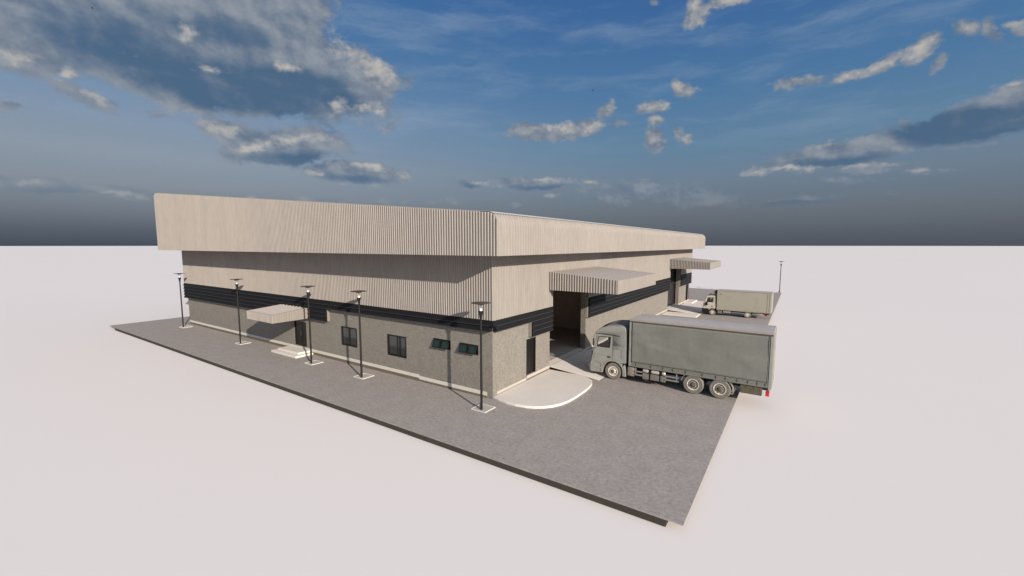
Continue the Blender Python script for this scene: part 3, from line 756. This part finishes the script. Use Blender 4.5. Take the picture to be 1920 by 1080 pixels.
for yy, s in ((YN,-1),(YF,1)):
    cu = curtain(yy, s)
    def B(x0,x1,d0,d1,z0,z1,m=None):
        a1, b1 = sorted((yy+s*d0, yy+s*d1)); return (m or MB()).box(x0,x1,a1,b1,z0,z1)
    # lower hem: three lapped bands
    m = MB()
    for z in (1.17,1.245,1.32): B(bx0+.10,bx1-.12,-.035,.006,z+.003,z+.068,m)
    m.build('curtain_hem', M_tarp, cb_)
    B(bx0+.06,bx1-.06,-.038,.008,1.12,1.168).build('bottom_rail', M_tarp, cb_)
    B(bx0+.02,bx1-.02,-.03,.03,4.04,4.12).build('top_rail', mat('dark_rail',(.07,.06,.05),.6), cb_)  # top rail in darker brown than the roof rail above
    B(bx0+.0,bx1+.0,-.10,.045,4.122,4.20).build('roof_rail', M_rail, cb_)
    B(bx0,bx0+.12,-.05,.02,1.15,4.118).build('corner_post', M_cab, cb_)
    B(bx1-.12,bx1,-.05,.02,1.0,4.118).build('corner_post', M_cab, cb_)
    B(bx1-.20,bx1-.165,.0,.03,1.38,4.03).build('curtain_pole', M_tarp, cb_)
    bk = MB()
    for x in (6.0,6.95,7.7,8.3,9.05,10.0,10.75,11.25,11.85,12.4,12.85,13.25):
        B(x-.011,x+.011,.007,.016,1.17,1.40,bk); B(x-.03,x+.03,.016,.024,1.25,1.31,bk)
    bk.build('strap_buckles', mat('buckle_grey',(.05,.05,.045),.5,var=.3), cb_)
rf = MB(); K = 8; vs = []
for i in range(K+1):
    y = YN+.06+(YF-YN-.12)*i/K; z = 4.195+.05*math.sin(PI*i/K)
    vs += [(bx0,y,z),(bx1,y,z),(bx0,y,4.10),(bx1,y,4.10)]
fs = [(0,1,3,2),(K*4,K*4+2,K*4+3,K*4+1)]
for i in range(K):
    a = i*4; b = a+4; fs += [(a,b,b+1,a+1),(a+2,a+3,b+3,b+2),(a,a+2,b+2,b),(a+1,b+1,b+3,a+3)]
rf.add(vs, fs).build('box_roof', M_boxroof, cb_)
MB().box(bx0-.02,bx0+.028,YN+.02,YF-.02,1.15,4.12).build('headboard', M_guard, cb_)
for (a, b) in ((YN+.03,(YN+YF)/2-.006),((YN+YF)/2+.006,YF-.03)):
    d = MB().box(bx1-.028,bx1+.03,a,b,1.08,4.11).build('rear_door', M_cab, cb_)
    MB().tube([(bx1+.05,(a+b)/2,1.1),(bx1+.05,(a+b)/2,4.08)], .018).build('lock_bar', M_alu, d)

# ---- smaller cream box truck
T2 = thing('truck', (8.1,41.2,0), 'small cream box truck with white cab and two axles parked near the far loading entrance', 'truck')
M_cream = mat('cream_box_panel', (.30,.28,.225), .6, var=.05, vscale=.8, spec=.3, dirt=(.20,.16,.11), dirt_amt=.45, dirt_scale=.8)
M_wcab = mat('white_cab_paint', (.43,.39,.33), .45, var=.05, vscale=3, spec=.4)
Yn, Yf = 40.2, 42.2
p2 = [(4.36,.36),(4.28,.45),(4.28,.74),(4.29,1.0),(4.34,1.45),(4.50,2.0),(4.68,2.44),(4.78,2.50),(5.2,2.52),(5.60,2.50),(5.66,2.42),(5.70,1.5),(5.74,.95)] + arc(5.42,.40,.47,62,165,7) + [(4.95,.40)]
roofi = {6:.2,7:.8,8:1,9:.9,10:.4}; nosei = {0:1,1:1,2:1,3:1,4:1,5:.9,6:.7}
w2 = [(4.86,2.24),(5.40,2.26),(5.38,1.72),(4.70,1.66)]
st2 = [(Yn,0,0,0),(Yn+.08,.02,.05,0),(Yn+.35,.05,.10,0),((Yn+Yf)/2,.07,.13,0),(Yf-.35,.05,.10,0),(Yf-.08,.02,.05,0),(Yf,0,0,0)]
b2 = cab_shell(p2, roofi, nosei, st2, w2, .03, T2, 'cab', M_wcab, (4,5))
MB().box(5.5,5.55,Yn+.06,Yf-.06,.9,2.35).box(4.6,5.5,Yn+.06,Yf-.06,.95,1.0).build('cab_lining', M_seat, b2)
for y in (Yn+.2, Yf-.75): MB().rbox(5.15,5.35,y,y+.5,1.2,2.05,.05).build('seat', M_seat, b2)
for y in (Yn+.012, Yf-.018): MB().prism(w2, y, y+.006, 'y').build('side_window', M_cabglass, b2)
MB().prism(grow(w2,.035), Yn-.012, Yn+.02, 'y', holes=[grow(w2,-.03)]).build('window_seal', M_rubber, b2)
MB().prism(grow(w2,.035), Yf-.02, Yf+.012, 'y', holes=[grow(w2,-.03)]).build('window_seal', M_rubber, b2)
MB().box(5.08,5.12,Yn-.008,Yn+.01,1.7,2.25).build('quarter_bar', M_rubber, b2)
MB().prism([(4.345,1.5),(4.50,2.0),(4.66,2.38),(4.65,2.385),(4.49,2.01),(4.335,1.505)], Yn+.1, Yf-.1, 'y').build('windscreen_edge', M_rubber, b2)
v = []
for y in (Yn+.12, Yn+.4, (Yn+Yf)/2, Yf-.4, Yf-.12):
    e = .13*math.sin(PI*(y-Yn)/(Yf-Yn))**.6
    v += [(4.345-e-.02,y,1.5),(4.665-e*.75-.02,y,2.38),(4.345-e+.01,y,1.5),(4.665-e*.75+.01,y,2.38)]
MB().add(v, [(i*4,i*4+1,i*4+5,i*4+4) for i in range(4)]+[(i*4+2,i*4+6,i*4+7,i*4+3) for i in range(4)]).build('windscreen', M_screen, b2)
for yy, s in ((Yn,-1),(Yf,1)):
    o = MB().tube([(4.72,yy,2.3),(4.62,yy+s*.18,2.2),(4.6,yy+s*.2,1.3),(4.6,yy,1.4)], .018).build('mirror_arm', M_black, b2)
    a1, b1 = sorted((yy+s*.12, yy+s*.32)); MB().rbox(4.56,4.84,a1,b1,1.24,1.70,.03).build('mirror', M_black, o)
    a1, b1 = sorted((yy, yy+s*.025)); MB().rbox(5.28,5.42,a1,b1,1.06,1.16,.008).build('handle', M_black, b2)
    a1, b1 = sorted((yy+s*.02, yy-s*.3)); arch(5.42,.40,.44,.50,5,172,a1,b1,10).build('wheel_arch', M_chass, b2)
    a1, b1 = sorted((yy+s*.015, yy-s*.25)); MB().rbox(4.27,4.96,a1,b1,.30,.84,.02).build('bumper', M_chass, b2)
MB().rbox(4.14,4.34,Yn+.05,Yf-.05,.32,.84,.05).build('front_bumper', M_chass, b2)
for y in (Yn+.1, Yf-.4): MB().rbox(4.11,4.145,y,y+.28,.62,.76,.01).build('headlight', MATS['headlight_lens'], b2)
# wind deflector frame on the cab roof
MB().tube([(4.78,Yn+.2,2.52),(5.45,Yn+.25,2.98)], .02).tube([(4.78,Yf-.2,2.52),(5.45,Yf-.25,2.98)], .02).tube([(4.78,Yn+.2,2.54),(5.5,Yn+.2,2.62)], .018).tube([(5.45,Yn+.25,2.98),(5.45,Yf-.25,2.98)], .02).build('roof_frame', M_chass, b2)
MB().rbox(5.56,5.84,Yn+.12,Yf-.12,2.72,3.16,.04).build('cooling_unit', mat('dark_grey_unit',(.035,.035,.037),.6), T2)
ch = MB().box(4.6,11.7,40.75,40.83,.52,.74).box(4.6,11.7,41.55,41.63,.52,.74)
for x in (5.42,9.4): ch.lathe([(.06,-.85),(.06,.85)], (x,41.2,.40), axis='y', n=8)
for x in (6.3,7.6,8.9,10.2,11.3): ch.box(x,x+.07,Yn+.08,Yf-.08,.68,.76)
ch.build('chassis', M_chass, T2)
def small_wheel(cx, yy, s, w):
    t = MB().lathe([(a, b*s) for a, b in [(.2,.01),(.36,0),(.385,.03),(.385,w-.03),(.36,w),(.2,w-.01)]], (cx,yy,.385), axis='y', n=24, closed=False).build('wheel', M_tyre, T2, smooth=True)
    MB().lathe([(a, b*s) for a, b in [(.21,0),(.19,-.01),(.17,.05),(.08,.04),(.07,-.03),(.001,-.035)]], (cx,yy,.385), axis='y', n=20, closed=False).build('rim', M_rim, t, smooth=True)
for x, w in ((5.42,.22),(9.4,.42)): small_wheel(x, Yn+.02, 1, w); small_wheel(x, Yf-.02, -1, w)
for yy, s in ((Yn,1),(Yf,-1)):
    a1, b1 = sorted((yy+s*.08, yy+s*.45)); MB().rbox(6.0,6.5,a1,b1,.28,.66,.03).build('battery_box', M_batt, T2)
    MB().rbox(6.65,7.5,a1,b1,.42,.66,.02).build('tool_locker', mat('pale_locker',(.25,.24,.22),.6), T2)
    MB().lathe([(.02,0),(.12,0),(.15,.05),(.15,1.0),(.12,1.05),(.02,1.05)], (10.0,yy+s*.25,.52), axis='x', n=16).build('fuel_tank', MATS['pale_locker'], T2, smooth=True)
    a1, b1 = sorted((yy+s*.03, yy+s*.07)); MB().box(7.7,8.9,a1,b1,.50,.55).build('side_guard', M_guard, T2)
    a1, b1 = sorted((yy+s*.06, yy+s*.3)); MB().rbox(11.25,11.5,a1,b1,.42,.56,.01).build('tail_light', mat('dark_red_lens',(.16,.008,.01),.4), T2)
MB().box(11.1,11.65,Yn+.15,Yf-.15,.56,.70).build('rear_frame', MATS['dark_red_lens'], T2)
cx2 = MB().rbox(5.88,11.90,Yn,Yf,.78,3.24,.03).build('cargo_box', M_cream, T2)
MB().box(5.90,11.88,Yn+.05,Yf-.05,3.2405,3.262).build('box_roof', M_boxroof, cx2)
MB().box(5.87,11.91,Yn-.012,Yn+.03,3.17,3.25).box(5.87,11.91,Yf-.03,Yf+.012,3.17,3.25).box(5.87,11.91,Yn-.012,Yn+.03,.74,.80).build('edge_rail', mat('cream_rail',(.22,.2,.17),.6), cx2)
MB().box(11.42,11.45,Yn-.01,Yn+.01,.84,3.16).box(11.66,11.69,Yn-.012,Yn+.01,.84,3.16).build('side_door_seam', mat('seam_brown',(.09,.075,.055),.7), cx2)
for (a, b) in ((Yn+.04,(Yn+Yf)/2-.006),((Yn+Yf)/2+.006,Yf-.04)):
    MB().box(11.90,11.94,a,b,.82,3.18).build('rear_door', M_cream, cx2)
# emblem-like faded mark on the front upper corner of the box side
MB().prism([(6.12,2.72),(6.20,2.86),(6.24,2.80),(6.30,2.90),(6.42,2.74),(6.36,2.70),(6.27,2.78),(6.2,2.69)], Yn-.006, Yn-.001, 'y').build('faded_mark', mat('faded_grey_mark',(.15,.135,.11),.7), cx2)

# ------------------------------------------------------------------ two birds far up
def bird(loc, s, rot, label):
    t = MB(); c0 = Vector(loc); Rm = Matrix.Rotation(rot, 3, 'Z')
    body = [(-.32,0,.0,.01),(-.2,0,.01,.045),(0,0,.02,.075),(.16,0,.02,.06),(.26,0,.03,.04),(.34,0,.02,.012)]
    n = 8; vs = []; fs = []
    for (x, y, z, r) in body:
        for i in range(n): a = 2*PI*i/n; vs.append((x, r*math.cos(a), z+r*math.sin(a)))
    for k in range(len(body)-1):
        for i in range(n): j = (i+1) % n; fs.append((k*n+i,k*n+j,(k+1)*n+j,(k+1)*n+i))
    for sg in (-1,1):
        o = len(vs)
        sec = [(.0,.14,-.12,.03),(.28,.16,-.10,.12),(.55,.08,-.10,.10),(.82,-.08,-.16,.03)]
        for (y, xa, xb, z) in sec: vs += [(xa,sg*(y+.04),z+.012),(xb,sg*(y+.04),z),(xa,sg*(y+.04),z-.004),(xb,sg*(y+.04),z-.008)]
        for k in range(3):
            a = o+k*4; b = a+4; fs += [(a,b,b+1,a+1),(a+2,a+3,b+3,b+2),(a,a+2,b+2,b),(a+1,b+1,b+3,a+3)]
        fs += [(o,o+1,o+3,o+2),(o+12,o+14,o+15,o+13)]
    W_ = [tuple(c0+Rm@Vector((p[0]*s,p[1]*s,p[2]*s))) for p in vs]
    o = t.add(W_, fs).build('bird', mat('dark_feathers',(.05,.05,.055),.8), smooth=True)
    return tag(o, label, 'bird')
cp = Vector((14.4924,-19.4436,9.0))
bird(tuple(cp+Vector((-.4255,.9692,.3608))*75), .55, R(25), 'tiny dark bird gliding in the blue sky above the building ridge')
bird(tuple(cp+Vector((-1.409,.3282,.5530))*45), .34, R(70), 'tiny dark bird against the big grey cloud at upper left')

# ------------------------------------------------------------------ sky: directions as (azimuth, elevation) in degrees, fixed to the world
CLOUD_BODY = [(-77.81,19.41,11.74,4.13,11.17,1.7),(-66.7,20.93,14.28,5.39,-2.03,1.7),(-59.62,18.67,10.52,4.7,-11.74,1.7),(-51.98,18.78,3.8,3.69,-23.42,1.4),(-62.52,24.39,7.99,3.3,11.53,1.2),(-70.66,16.1,7.94,2.93,-8.36,1.6),(-81.05,15.79,3.42,1.4,5.49,1.0),(-65.55,15.91,9.91,2.37,2.93,1.7),(-77.74,13.59,2.18,0.87,-21.55,0.8),(-72.59,12.84,1.82,0.47,-8.46,0.55),(-61.09,11.25,7.14,2.56,7.65,1.5),(-66.74,12.33,3.2,1.0,1.01,1.2),(-67.37,9.74,1.17,0.46,-29.69,0.5),(-53.88,8.76,7.17,1.52,0.05,1.4),(-47.51,19.74,1.12,1.64,-56.33,0.5),(-80.25,5.19,7.69,0.63,1.14,0.8),(-75.55,4.9,2.36,0.42,1.7,0.9),(-64.86,5.44,0.73,0.41,3.22,0.9),(-82.59,11.77,0.62,0.26,12.74,0.5),(-29.88,14.46,4.28,1.32,-1.01,1.4),(-25.43,14.66,3.36,1.13,5.26,1.3),(-22.13,16.64,1.61,0.97,30.34,0.9),(-20.44,15.03,1.57,0.43,-3.47,0.7),(-13.34,18.21,2.01,0.96,-23.97,0.95),(-16.52,16.53,2.14,0.82,-4.92,0.95),(-15.84,15.0,1.07,0.71,-4.7,1.0),(-16.03,13.15,1.54,1.31,-58.91,1.0),(-13.45,13.49,0.98,0.84,-4.87,0.75),(-12.1,12.72,0.96,0.66,-4.94,0.8),(-11.61,25.49,1.6,1.31,41.41,1.0),(-8.56,25.81,2.71,0.69,-3.85,1.0),(-16.4,26.76,0.62,0.24,-7.28,0.6),(-1.13,16.96,2.85,0.69,-1.85,0.75),(3.4,16.71,2.46,0.67,5.24,0.9),(5.91,17.27,1.82,0.86,21.52,1.0),(8.08,17.75,1.75,1.07,26.95,1.0),(11.2,18.68,1.52,0.79,-27.25,1.0),(12.77,18.27,1.59,0.75,-58.56,1.0),(14.3,17.85,1.24,0.45,-28.86,1.0),(9.79,16.43,0.73,0.44,66.2,0.6),(12.07,10.93,6.44,1.96,2.75,1.6),(14.52,11.64,2.32,2.14,4.6,1.3),(2.57,9.37,7.02,1.64,5.25,1.3),(5.67,7.86,4.53,0.63,-2.68,0.9),(-4.16,8.37,2.59,0.53,4.21,0.95),(9.41,7.13,2.58,0.4,-4.01,0.85),(2.28,6.81,3.2,0.33,-4.95,0.5),(-1.4,4.69,6.46,0.65,1.68,0.85),(-30.53,8.15,6.44,1.01,-2.42,1.1),(-39.5,7.86,2.64,0.74,-2.16,1.0),(-23.96,8.1,1.16,0.4,-1.42,1.0),(-28.42,6.5,1.4,0.34,-0.63,0.7),(-33.9,5.43,0.85,0.34,-0.01,0.7),(-19.59,7.25,8.58,1.32,-1.85,0.6),(-11.94,5.48,7.27,0.77,-2.21,0.5),(-52.43,5.42,8.88,0.39,-0.27,0.6)]
CLOUD_DARK = [(-62.89,17.91,10.27,2.46,-0.87,1.1),(-76.82,18.65,6.4,1.82,4.14,0.8),(-67.6,21.43,7.35,1.49,2.85,0.6),(-55.1,16.76,4.71,1.99,-3.52,1.0),(11.41,10.88,6.32,1.42,0.08,1.4),(-73.85,18.12,8.68,2.7,-6.0,1.0),(-65.06,15.73,11.43,2.08,0.54,1.2),(-70.24,15.84,6.9,2.09,-2.6,1.0),(-57.39,18.17,5.25,2.2,7.29,0.6),(-60.32,9.97,6.16,1.2,1.65,1.0),(-53.91,8.0,5.58,0.77,0.81,0.9),(12.46,10.09,6.44,1.21,-0.69,1.1),(2.62,8.67,6.2,0.77,2.09,0.9),(-30.53,7.54,5.6,0.61,-0.46,0.8),(-39.65,7.45,2.44,0.41,0.72,0.7),(-1.39,4.46,5.97,0.59,1.84,1.1),(-56.42,13.57,0.95,0.53,5.36,0.8),(-80.29,4.72,7.36,0.48,0.64,0.7)]
CLOUD_BRIGHT = [(-69.9,20.8,0.91,1.32,-8.09,1.0),(-81.97,15.73,1.44,0.83,16.12,1.0),(-78.76,15.21,1.01,0.5,38.99,1.1),(-76.82,13.79,1.45,0.74,-28.35,0.9),(-60.67,19.56,1.81,0.76,-0.61,0.8),(-68.06,17.99,1.5,0.46,6.08,0.7),(-55.12,16.19,1.69,1.15,5.89,1.0),(-50.97,20.82,2.79,2.11,-33.03,0.8),(-54.23,23.34,1.81,2.45,-42.88,0.6),(-51.44,16.25,2.52,1.18,4.81,0.6),(-66.97,12.52,2.4,0.67,-1.08,1.0),(-61.05,12.0,5.33,0.69,10.0,0.9),(-64.82,10.86,2.67,0.55,16.74,0.9),(-52.61,9.65,5.01,0.51,0.17,1.1),(-48.12,9.03,1.61,0.66,-17.88,1.0),(-58.68,8.47,1.84,0.49,-1.47,1.0),(-75.55,4.9,2.17,0.36,1.7,1.0),(-82.18,5.33,1.26,0.28,5.89,0.5),(-64.86,5.44,0.73,0.41,3.22,1.0),(-27.83,15.04,6.16,0.75,1.16,0.6),(-23.75,14.71,1.68,0.74,-2.55,0.8),(-21.8,16.74,1.72,0.97,30.26,0.5),(-13.34,18.21,2.01,0.86,-23.97,0.6),(-16.34,16.63,2.14,0.7,-5.0,0.6),(-15.85,15.12,1.0,0.59,-4.73,0.9),(-16.03,13.15,1.54,1.19,-58.91,0.6),(-12.53,12.94,1.81,0.84,-4.92,0.5),(-11.61,25.49,1.6,1.31,41.41,0.8),(-8.56,25.81,2.71,0.69,-3.85,0.7),(-0.67,17.12,2.33,0.53,0.09,0.4),(3.4,16.81,2.26,0.61,5.16,0.6),(5.9,17.41,1.82,0.76,21.38,0.7),(8.26,17.84,1.67,0.87,26.89,0.6),(11.2,18.76,1.37,0.63,-27.29,0.8),(13.54,18.1,1.94,0.48,-17.91,0.6),(5.75,12.72,1.07,0.42,28.65,0.9),(8.92,13.84,2.58,0.39,16.89,1.0),(13.75,13.71,1.46,0.4,6.73,0.9),(2.04,10.76,2.17,0.39,16.71,0.9),(-1.6,8.27,3.97,0.34,-1.76,0.9),(4.4,8.1,4.26,0.32,-1.42,0.6),(8.84,7.29,1.69,0.3,-4.06,1.0),(-4.67,8.12,1.33,0.29,-4.5,0.8),(-30.54,8.75,5.59,0.47,-2.44,0.8),(-23.96,8.1,1.16,0.4,-1.42,1.0),(-38.6,8.14,1.95,0.4,0.64,0.8),(-36.15,7.28,0.98,0.34,0.27,0.9),(-28.42,6.5,1.26,0.27,-0.63,0.6)]

W = bpy.data.worlds.new('World'); scene.world = W; W.use_nodes = True
WT = W.node_tree; N = WT.nodes; L = WT.links
N.clear()
def nd(t, **k):
    n = N.new(t)
    for a, b in k.items(): setattr(n, a, b)
    return n
def val(sock, v):
    if isinstance(v, (int, float)): sock.default_value = v
    elif isinstance(v, tuple): sock.default_value = v
    else: L.new(v, sock)
def math_(op, a, b=None, c=None, clamp=False):
    n = nd('ShaderNodeMath', operation=op, use_clamp=clamp); val(n.inputs[0], a)
    if b is not None: val(n.inputs[1], b)
    if c is not None: val(n.inputs[2], c)
    return n.outputs[0]
def ramp01(v, a, b, smooth=True):
    n = nd('ShaderNodeMapRange'); n.interpolation_type = 'SMOOTHSTEP' if smooth else 'LINEAR'
    val(n.inputs['Value'], v); n.inputs['From Min'].default_value = a; n.inputs['From Max'].default_value = b
    return n.outputs[0]
def mixc(f, a, b):
    n = nd('ShaderNodeMix', data_type='RGBA'); val(n.inputs[0], f)
    for s, v in ((n.inputs[6], a), (n.inputs[7], b)):
        if isinstance(v, tuple): s.default_value = (*v, 1)
        else: L.new(v, s)
    return n.outputs[2]
tc = nd('ShaderNodeTexCoord'); sp = nd('ShaderNodeSeparateXYZ'); L.new(tc.outputs['Generated'], sp.inputs[0])
az = math_('MULTIPLY', math_('ARCTAN2', sp.outputs[0], sp.outputs[1]), 57.29578)
el = math_('MULTIPLY', math_('ARCSINE', sp.outputs[2]), 57.29578)
cb = nd('ShaderNodeCombineXYZ'); L.new(az, cb.inputs[0]); L.new(el, cb.inputs[1]); P0 = cb.outputs[0]
def vadd(a, b):
    n = nd('ShaderNodeVectorMath', operation='ADD'); val(n.inputs[0], a); val(n.inputs[1], b); return n.outputs[0]
def noise(vec, scale, detail=8., rough=.6, stretch=None, rot=0, color=False):
    if stretch or rot:
        mp = nd('ShaderNodeMapping'); L.new(vec, mp.inputs[0]); mp.inputs['Rotation'].default_value = (0,0,R(rot))
        if stretch: mp.inputs['Scale'].default_value = stretch
        vec = mp.outputs[0]
    n = nd('ShaderNodeTexNoise'); L.new(vec, n.inputs['Vector']); n.inputs['Scale'].default_value = scale
    n.inputs['Detail'].default_value = detail; n.inputs['Roughness'].default_value = rough
    return n.outputs['Color'] if color else n.outputs['Fac']
# domain warp so the cloud outlines billow
wn = nd('ShaderNodeVectorMath', operation='SUBTRACT'); L.new(noise(P0, .16, 5, .6, (1,1.6,1), color=True), wn.inputs[0]); wn.inputs[1].default_value = (.5,.5,.5)
ws = nd('ShaderNodeVectorMath', operation='MULTIPLY'); L.new(wn.outputs[0], ws.inputs[0]); ws.inputs[1].default_value = (3.4,1.9,0)
PW = vadd(P0, ws.outputs[0])
def field(vec, items):
    cur = None
    sx = nd('ShaderNodeSeparateXYZ'); L.new(vec, sx.inputs[0])
    for (a, e, ra, rb, rot, w) in items:
        cv = nd('ShaderNodeCombineXYZ'); L.new(sx.outputs[0], cv.inputs[0]); L.new(sx.outputs[1], cv.inputs[1])
        if cur is not None: L.new(cur, cv.inputs[2])      # chains the ellipses so few values are alive at once
        mp = nd('ShaderNodeMapping'); mp.vector_type = 'TEXTURE'; L.new(cv.outputs[0], mp.inputs[0])
        mp.inputs['Location'].default_value = (a, e, 0); mp.inputs['Rotation'].default_value = (0,0,R(rot)); mp.inputs['Scale'].default_value = (ra, rb, 1e5)
        ln = nd('ShaderNodeVectorMath', operation='LENGTH'); L.new(mp.outputs[0], ln.inputs[0])
        d = math_('MULTIPLY_ADD', ln.outputs['Value'], -w, w)
        cur = d if cur is None else math_('MAXIMUM', cur, d)
    return cur
fb = noise(P0, .25, 7, .5, (1,1.2,1))
fb2 = noise(vadd(P0, (-.6,-.7,0.)), .25, 6, .5, (1,1.2,1))
body = field(PW, CLOUD_BODY)
ff = noise(P0, 1.25, 6, .6, (1,1.4,1))
fine = math_('MULTIPLY_ADD', math_('SUBTRACT', ff, .5), 1.1, body)
dens = math_('MULTIPLY_ADD', math_('SUBTRACT', fb, .5), 2.1, fine)
ff2 = noise(vadd(P0, (-.2,-.25,0.)), 1.25, 5, .6, (1,1.4,1))
# math_('MULTIPLY_ADD', math_('SUBTRACT', fb2, .5), 2.1, math_('MULTIPLY_ADD', math_('SUBTRACT', ff2, .5), .9, body))
alpha = ramp01(dens, -.14, .46)
dark = ramp01(math_('MULTIPLY_ADD', math_('SUBTRACT', fb, .5), -.9, field(PW, CLOUD_DARK)), -.1, .65)
fbB = noise(P0, .9, 8, .6, (1,1.3,1))
bright = ramp01(math_('MULTIPLY_ADD', math_('SUBTRACT', fbB, .5), 2.2, field(PW, CLOUD_BRIGHT)), -.1, .95)
relief = math_('MULTIPLY_ADD', math_('SUBTRACT', ff, ff2), .35, math_('MULTIPLY_ADD', math_('SUBTRACT', fb, fb2), 2.6, math_('MULTIPLY', math_('SUBTRACT', body, .2), 0.0)))
def C(r, g, b): return lin((r, g, b))
# clear sky by elevation, one side hazier
def eramp(stops):
    n = nd('ShaderNodeValToRGB'); L.new(math_('DIVIDE', el, 40.), n.inputs[0])
    n.color_ramp.elements[0].position = stops[0][0]/40; n.color_ramp.elements[0].color = (*C(*stops[0][1]), 1)
    n.color_ramp.elements[1].position = stops[-1][0]/40; n.color_ramp.elements[1].color = (*C(*stops[-1][1]), 1)
    for e, c in stops[1:-1]:
        k = n.color_ramp.elements.new(e/40); k.color = (*C(*c), 1)
    return n.outputs[0]
skyR = eramp([(0,(76,83,94)),(1.5,(86,93,104)),(4,(102,111,122)),(8,(108,127,146)),(12,(96,130,158)),(18,(76,118,160)),(26,(60,103,155)),(38,(50,90,145))])
skyL = eramp([(0,(66,75,90)),(1.5,(82,91,105)),(3.5,(108,117,130)),(6,(130,140,152)),(9,(138,150,164)),(14,(122,145,172)),(20,(88,126,166)),(28,(62,108,160)),(38,(50,92,148))])
side = ramp01(az, -75, -8)
sky = mixc(side, skyL, skyR)
# thin streaks of high cirrus
ci = noise(PW, .12, 6, .6, (.45,2.6,1), 24)
cim = math_('MULTIPLY', ramp01(ci, .44, .78), math_('MULTIPLY', ramp01(el, 8, 16), .55))
sky = mixc(cim, sky, C(140,160,182))
gn = noise(P0, 3.2, 4, .7)
mid = mixc(ramp01(relief, -.6, .6), C(98,114,136), C(146,153,162))
colc = mixc(dark, mid, C(74,101,130))
colc = mixc(math_('MULTIPLY', dark, ramp01(relief, -.1, 1.2)), colc, C(112,126,143))
colc = mixc(math_('MULTIPLY', bright, ramp01(relief, -.75, .35)), colc, C(188,184,178))
# low clouds sink into the murk above the horizon
cl_fade = math_('MULTIPLY', alpha, ramp01(el, .5, 11))
skyc = mixc(cl_fade, sky, colc)
# faint film-like grain of the air
gmul = math_('MULTIPLY_ADD', math_('SUBTRACT', gn, .5), .08, 1.0)
# added fill: unseen sky round the sun, behind the camera, brightened to lift shade
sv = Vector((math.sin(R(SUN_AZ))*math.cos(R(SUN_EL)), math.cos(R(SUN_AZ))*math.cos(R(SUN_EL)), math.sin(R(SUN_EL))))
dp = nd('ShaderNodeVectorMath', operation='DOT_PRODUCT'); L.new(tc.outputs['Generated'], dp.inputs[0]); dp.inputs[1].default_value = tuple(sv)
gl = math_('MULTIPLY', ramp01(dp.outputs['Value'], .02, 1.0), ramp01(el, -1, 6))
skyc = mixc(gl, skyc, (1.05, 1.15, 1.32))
skyc = mixc(ramp01(el, 30, 60), skyc, (.27, .36, .54))  # overhead sky out of view lightened too, as added fill
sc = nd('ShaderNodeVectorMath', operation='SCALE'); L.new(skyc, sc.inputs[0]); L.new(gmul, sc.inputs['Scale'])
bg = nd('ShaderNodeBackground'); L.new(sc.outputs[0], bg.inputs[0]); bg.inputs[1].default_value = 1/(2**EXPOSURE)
st = nd('ShaderNodeTexSky'); st.sky_type = 'NISHITA'; st.sun_disc = False
st.sun_elevation = R(SUN_EL); st.sun_rotation = R(SUN_AZ)
bg2 = nd('ShaderNodeBackground'); L.new(st.outputs[0], bg2.inputs[0]); bg2.inputs[1].default_value = .05
ms = nd('ShaderNodeMixShader'); ms.inputs[0].default_value = .03
L.new(bg.outputs[0], ms.inputs[1]); L.new(bg2.outputs[0], ms.inputs[2])
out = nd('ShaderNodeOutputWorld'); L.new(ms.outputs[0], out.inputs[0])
W.cycles.sampling_method = 'MANUAL'; W.cycles.sample_map_resolution = 256

scene.view_settings.view_transform = 'Standard'; scene.view_settings.look = 'None'
scene.view_settings.exposure = EXPOSURE; scene.view_settings.gamma = 1
scene.view_settings.use_curve_mapping = False
for o in scene.objects:
    if '_o' in o: del o['_o']
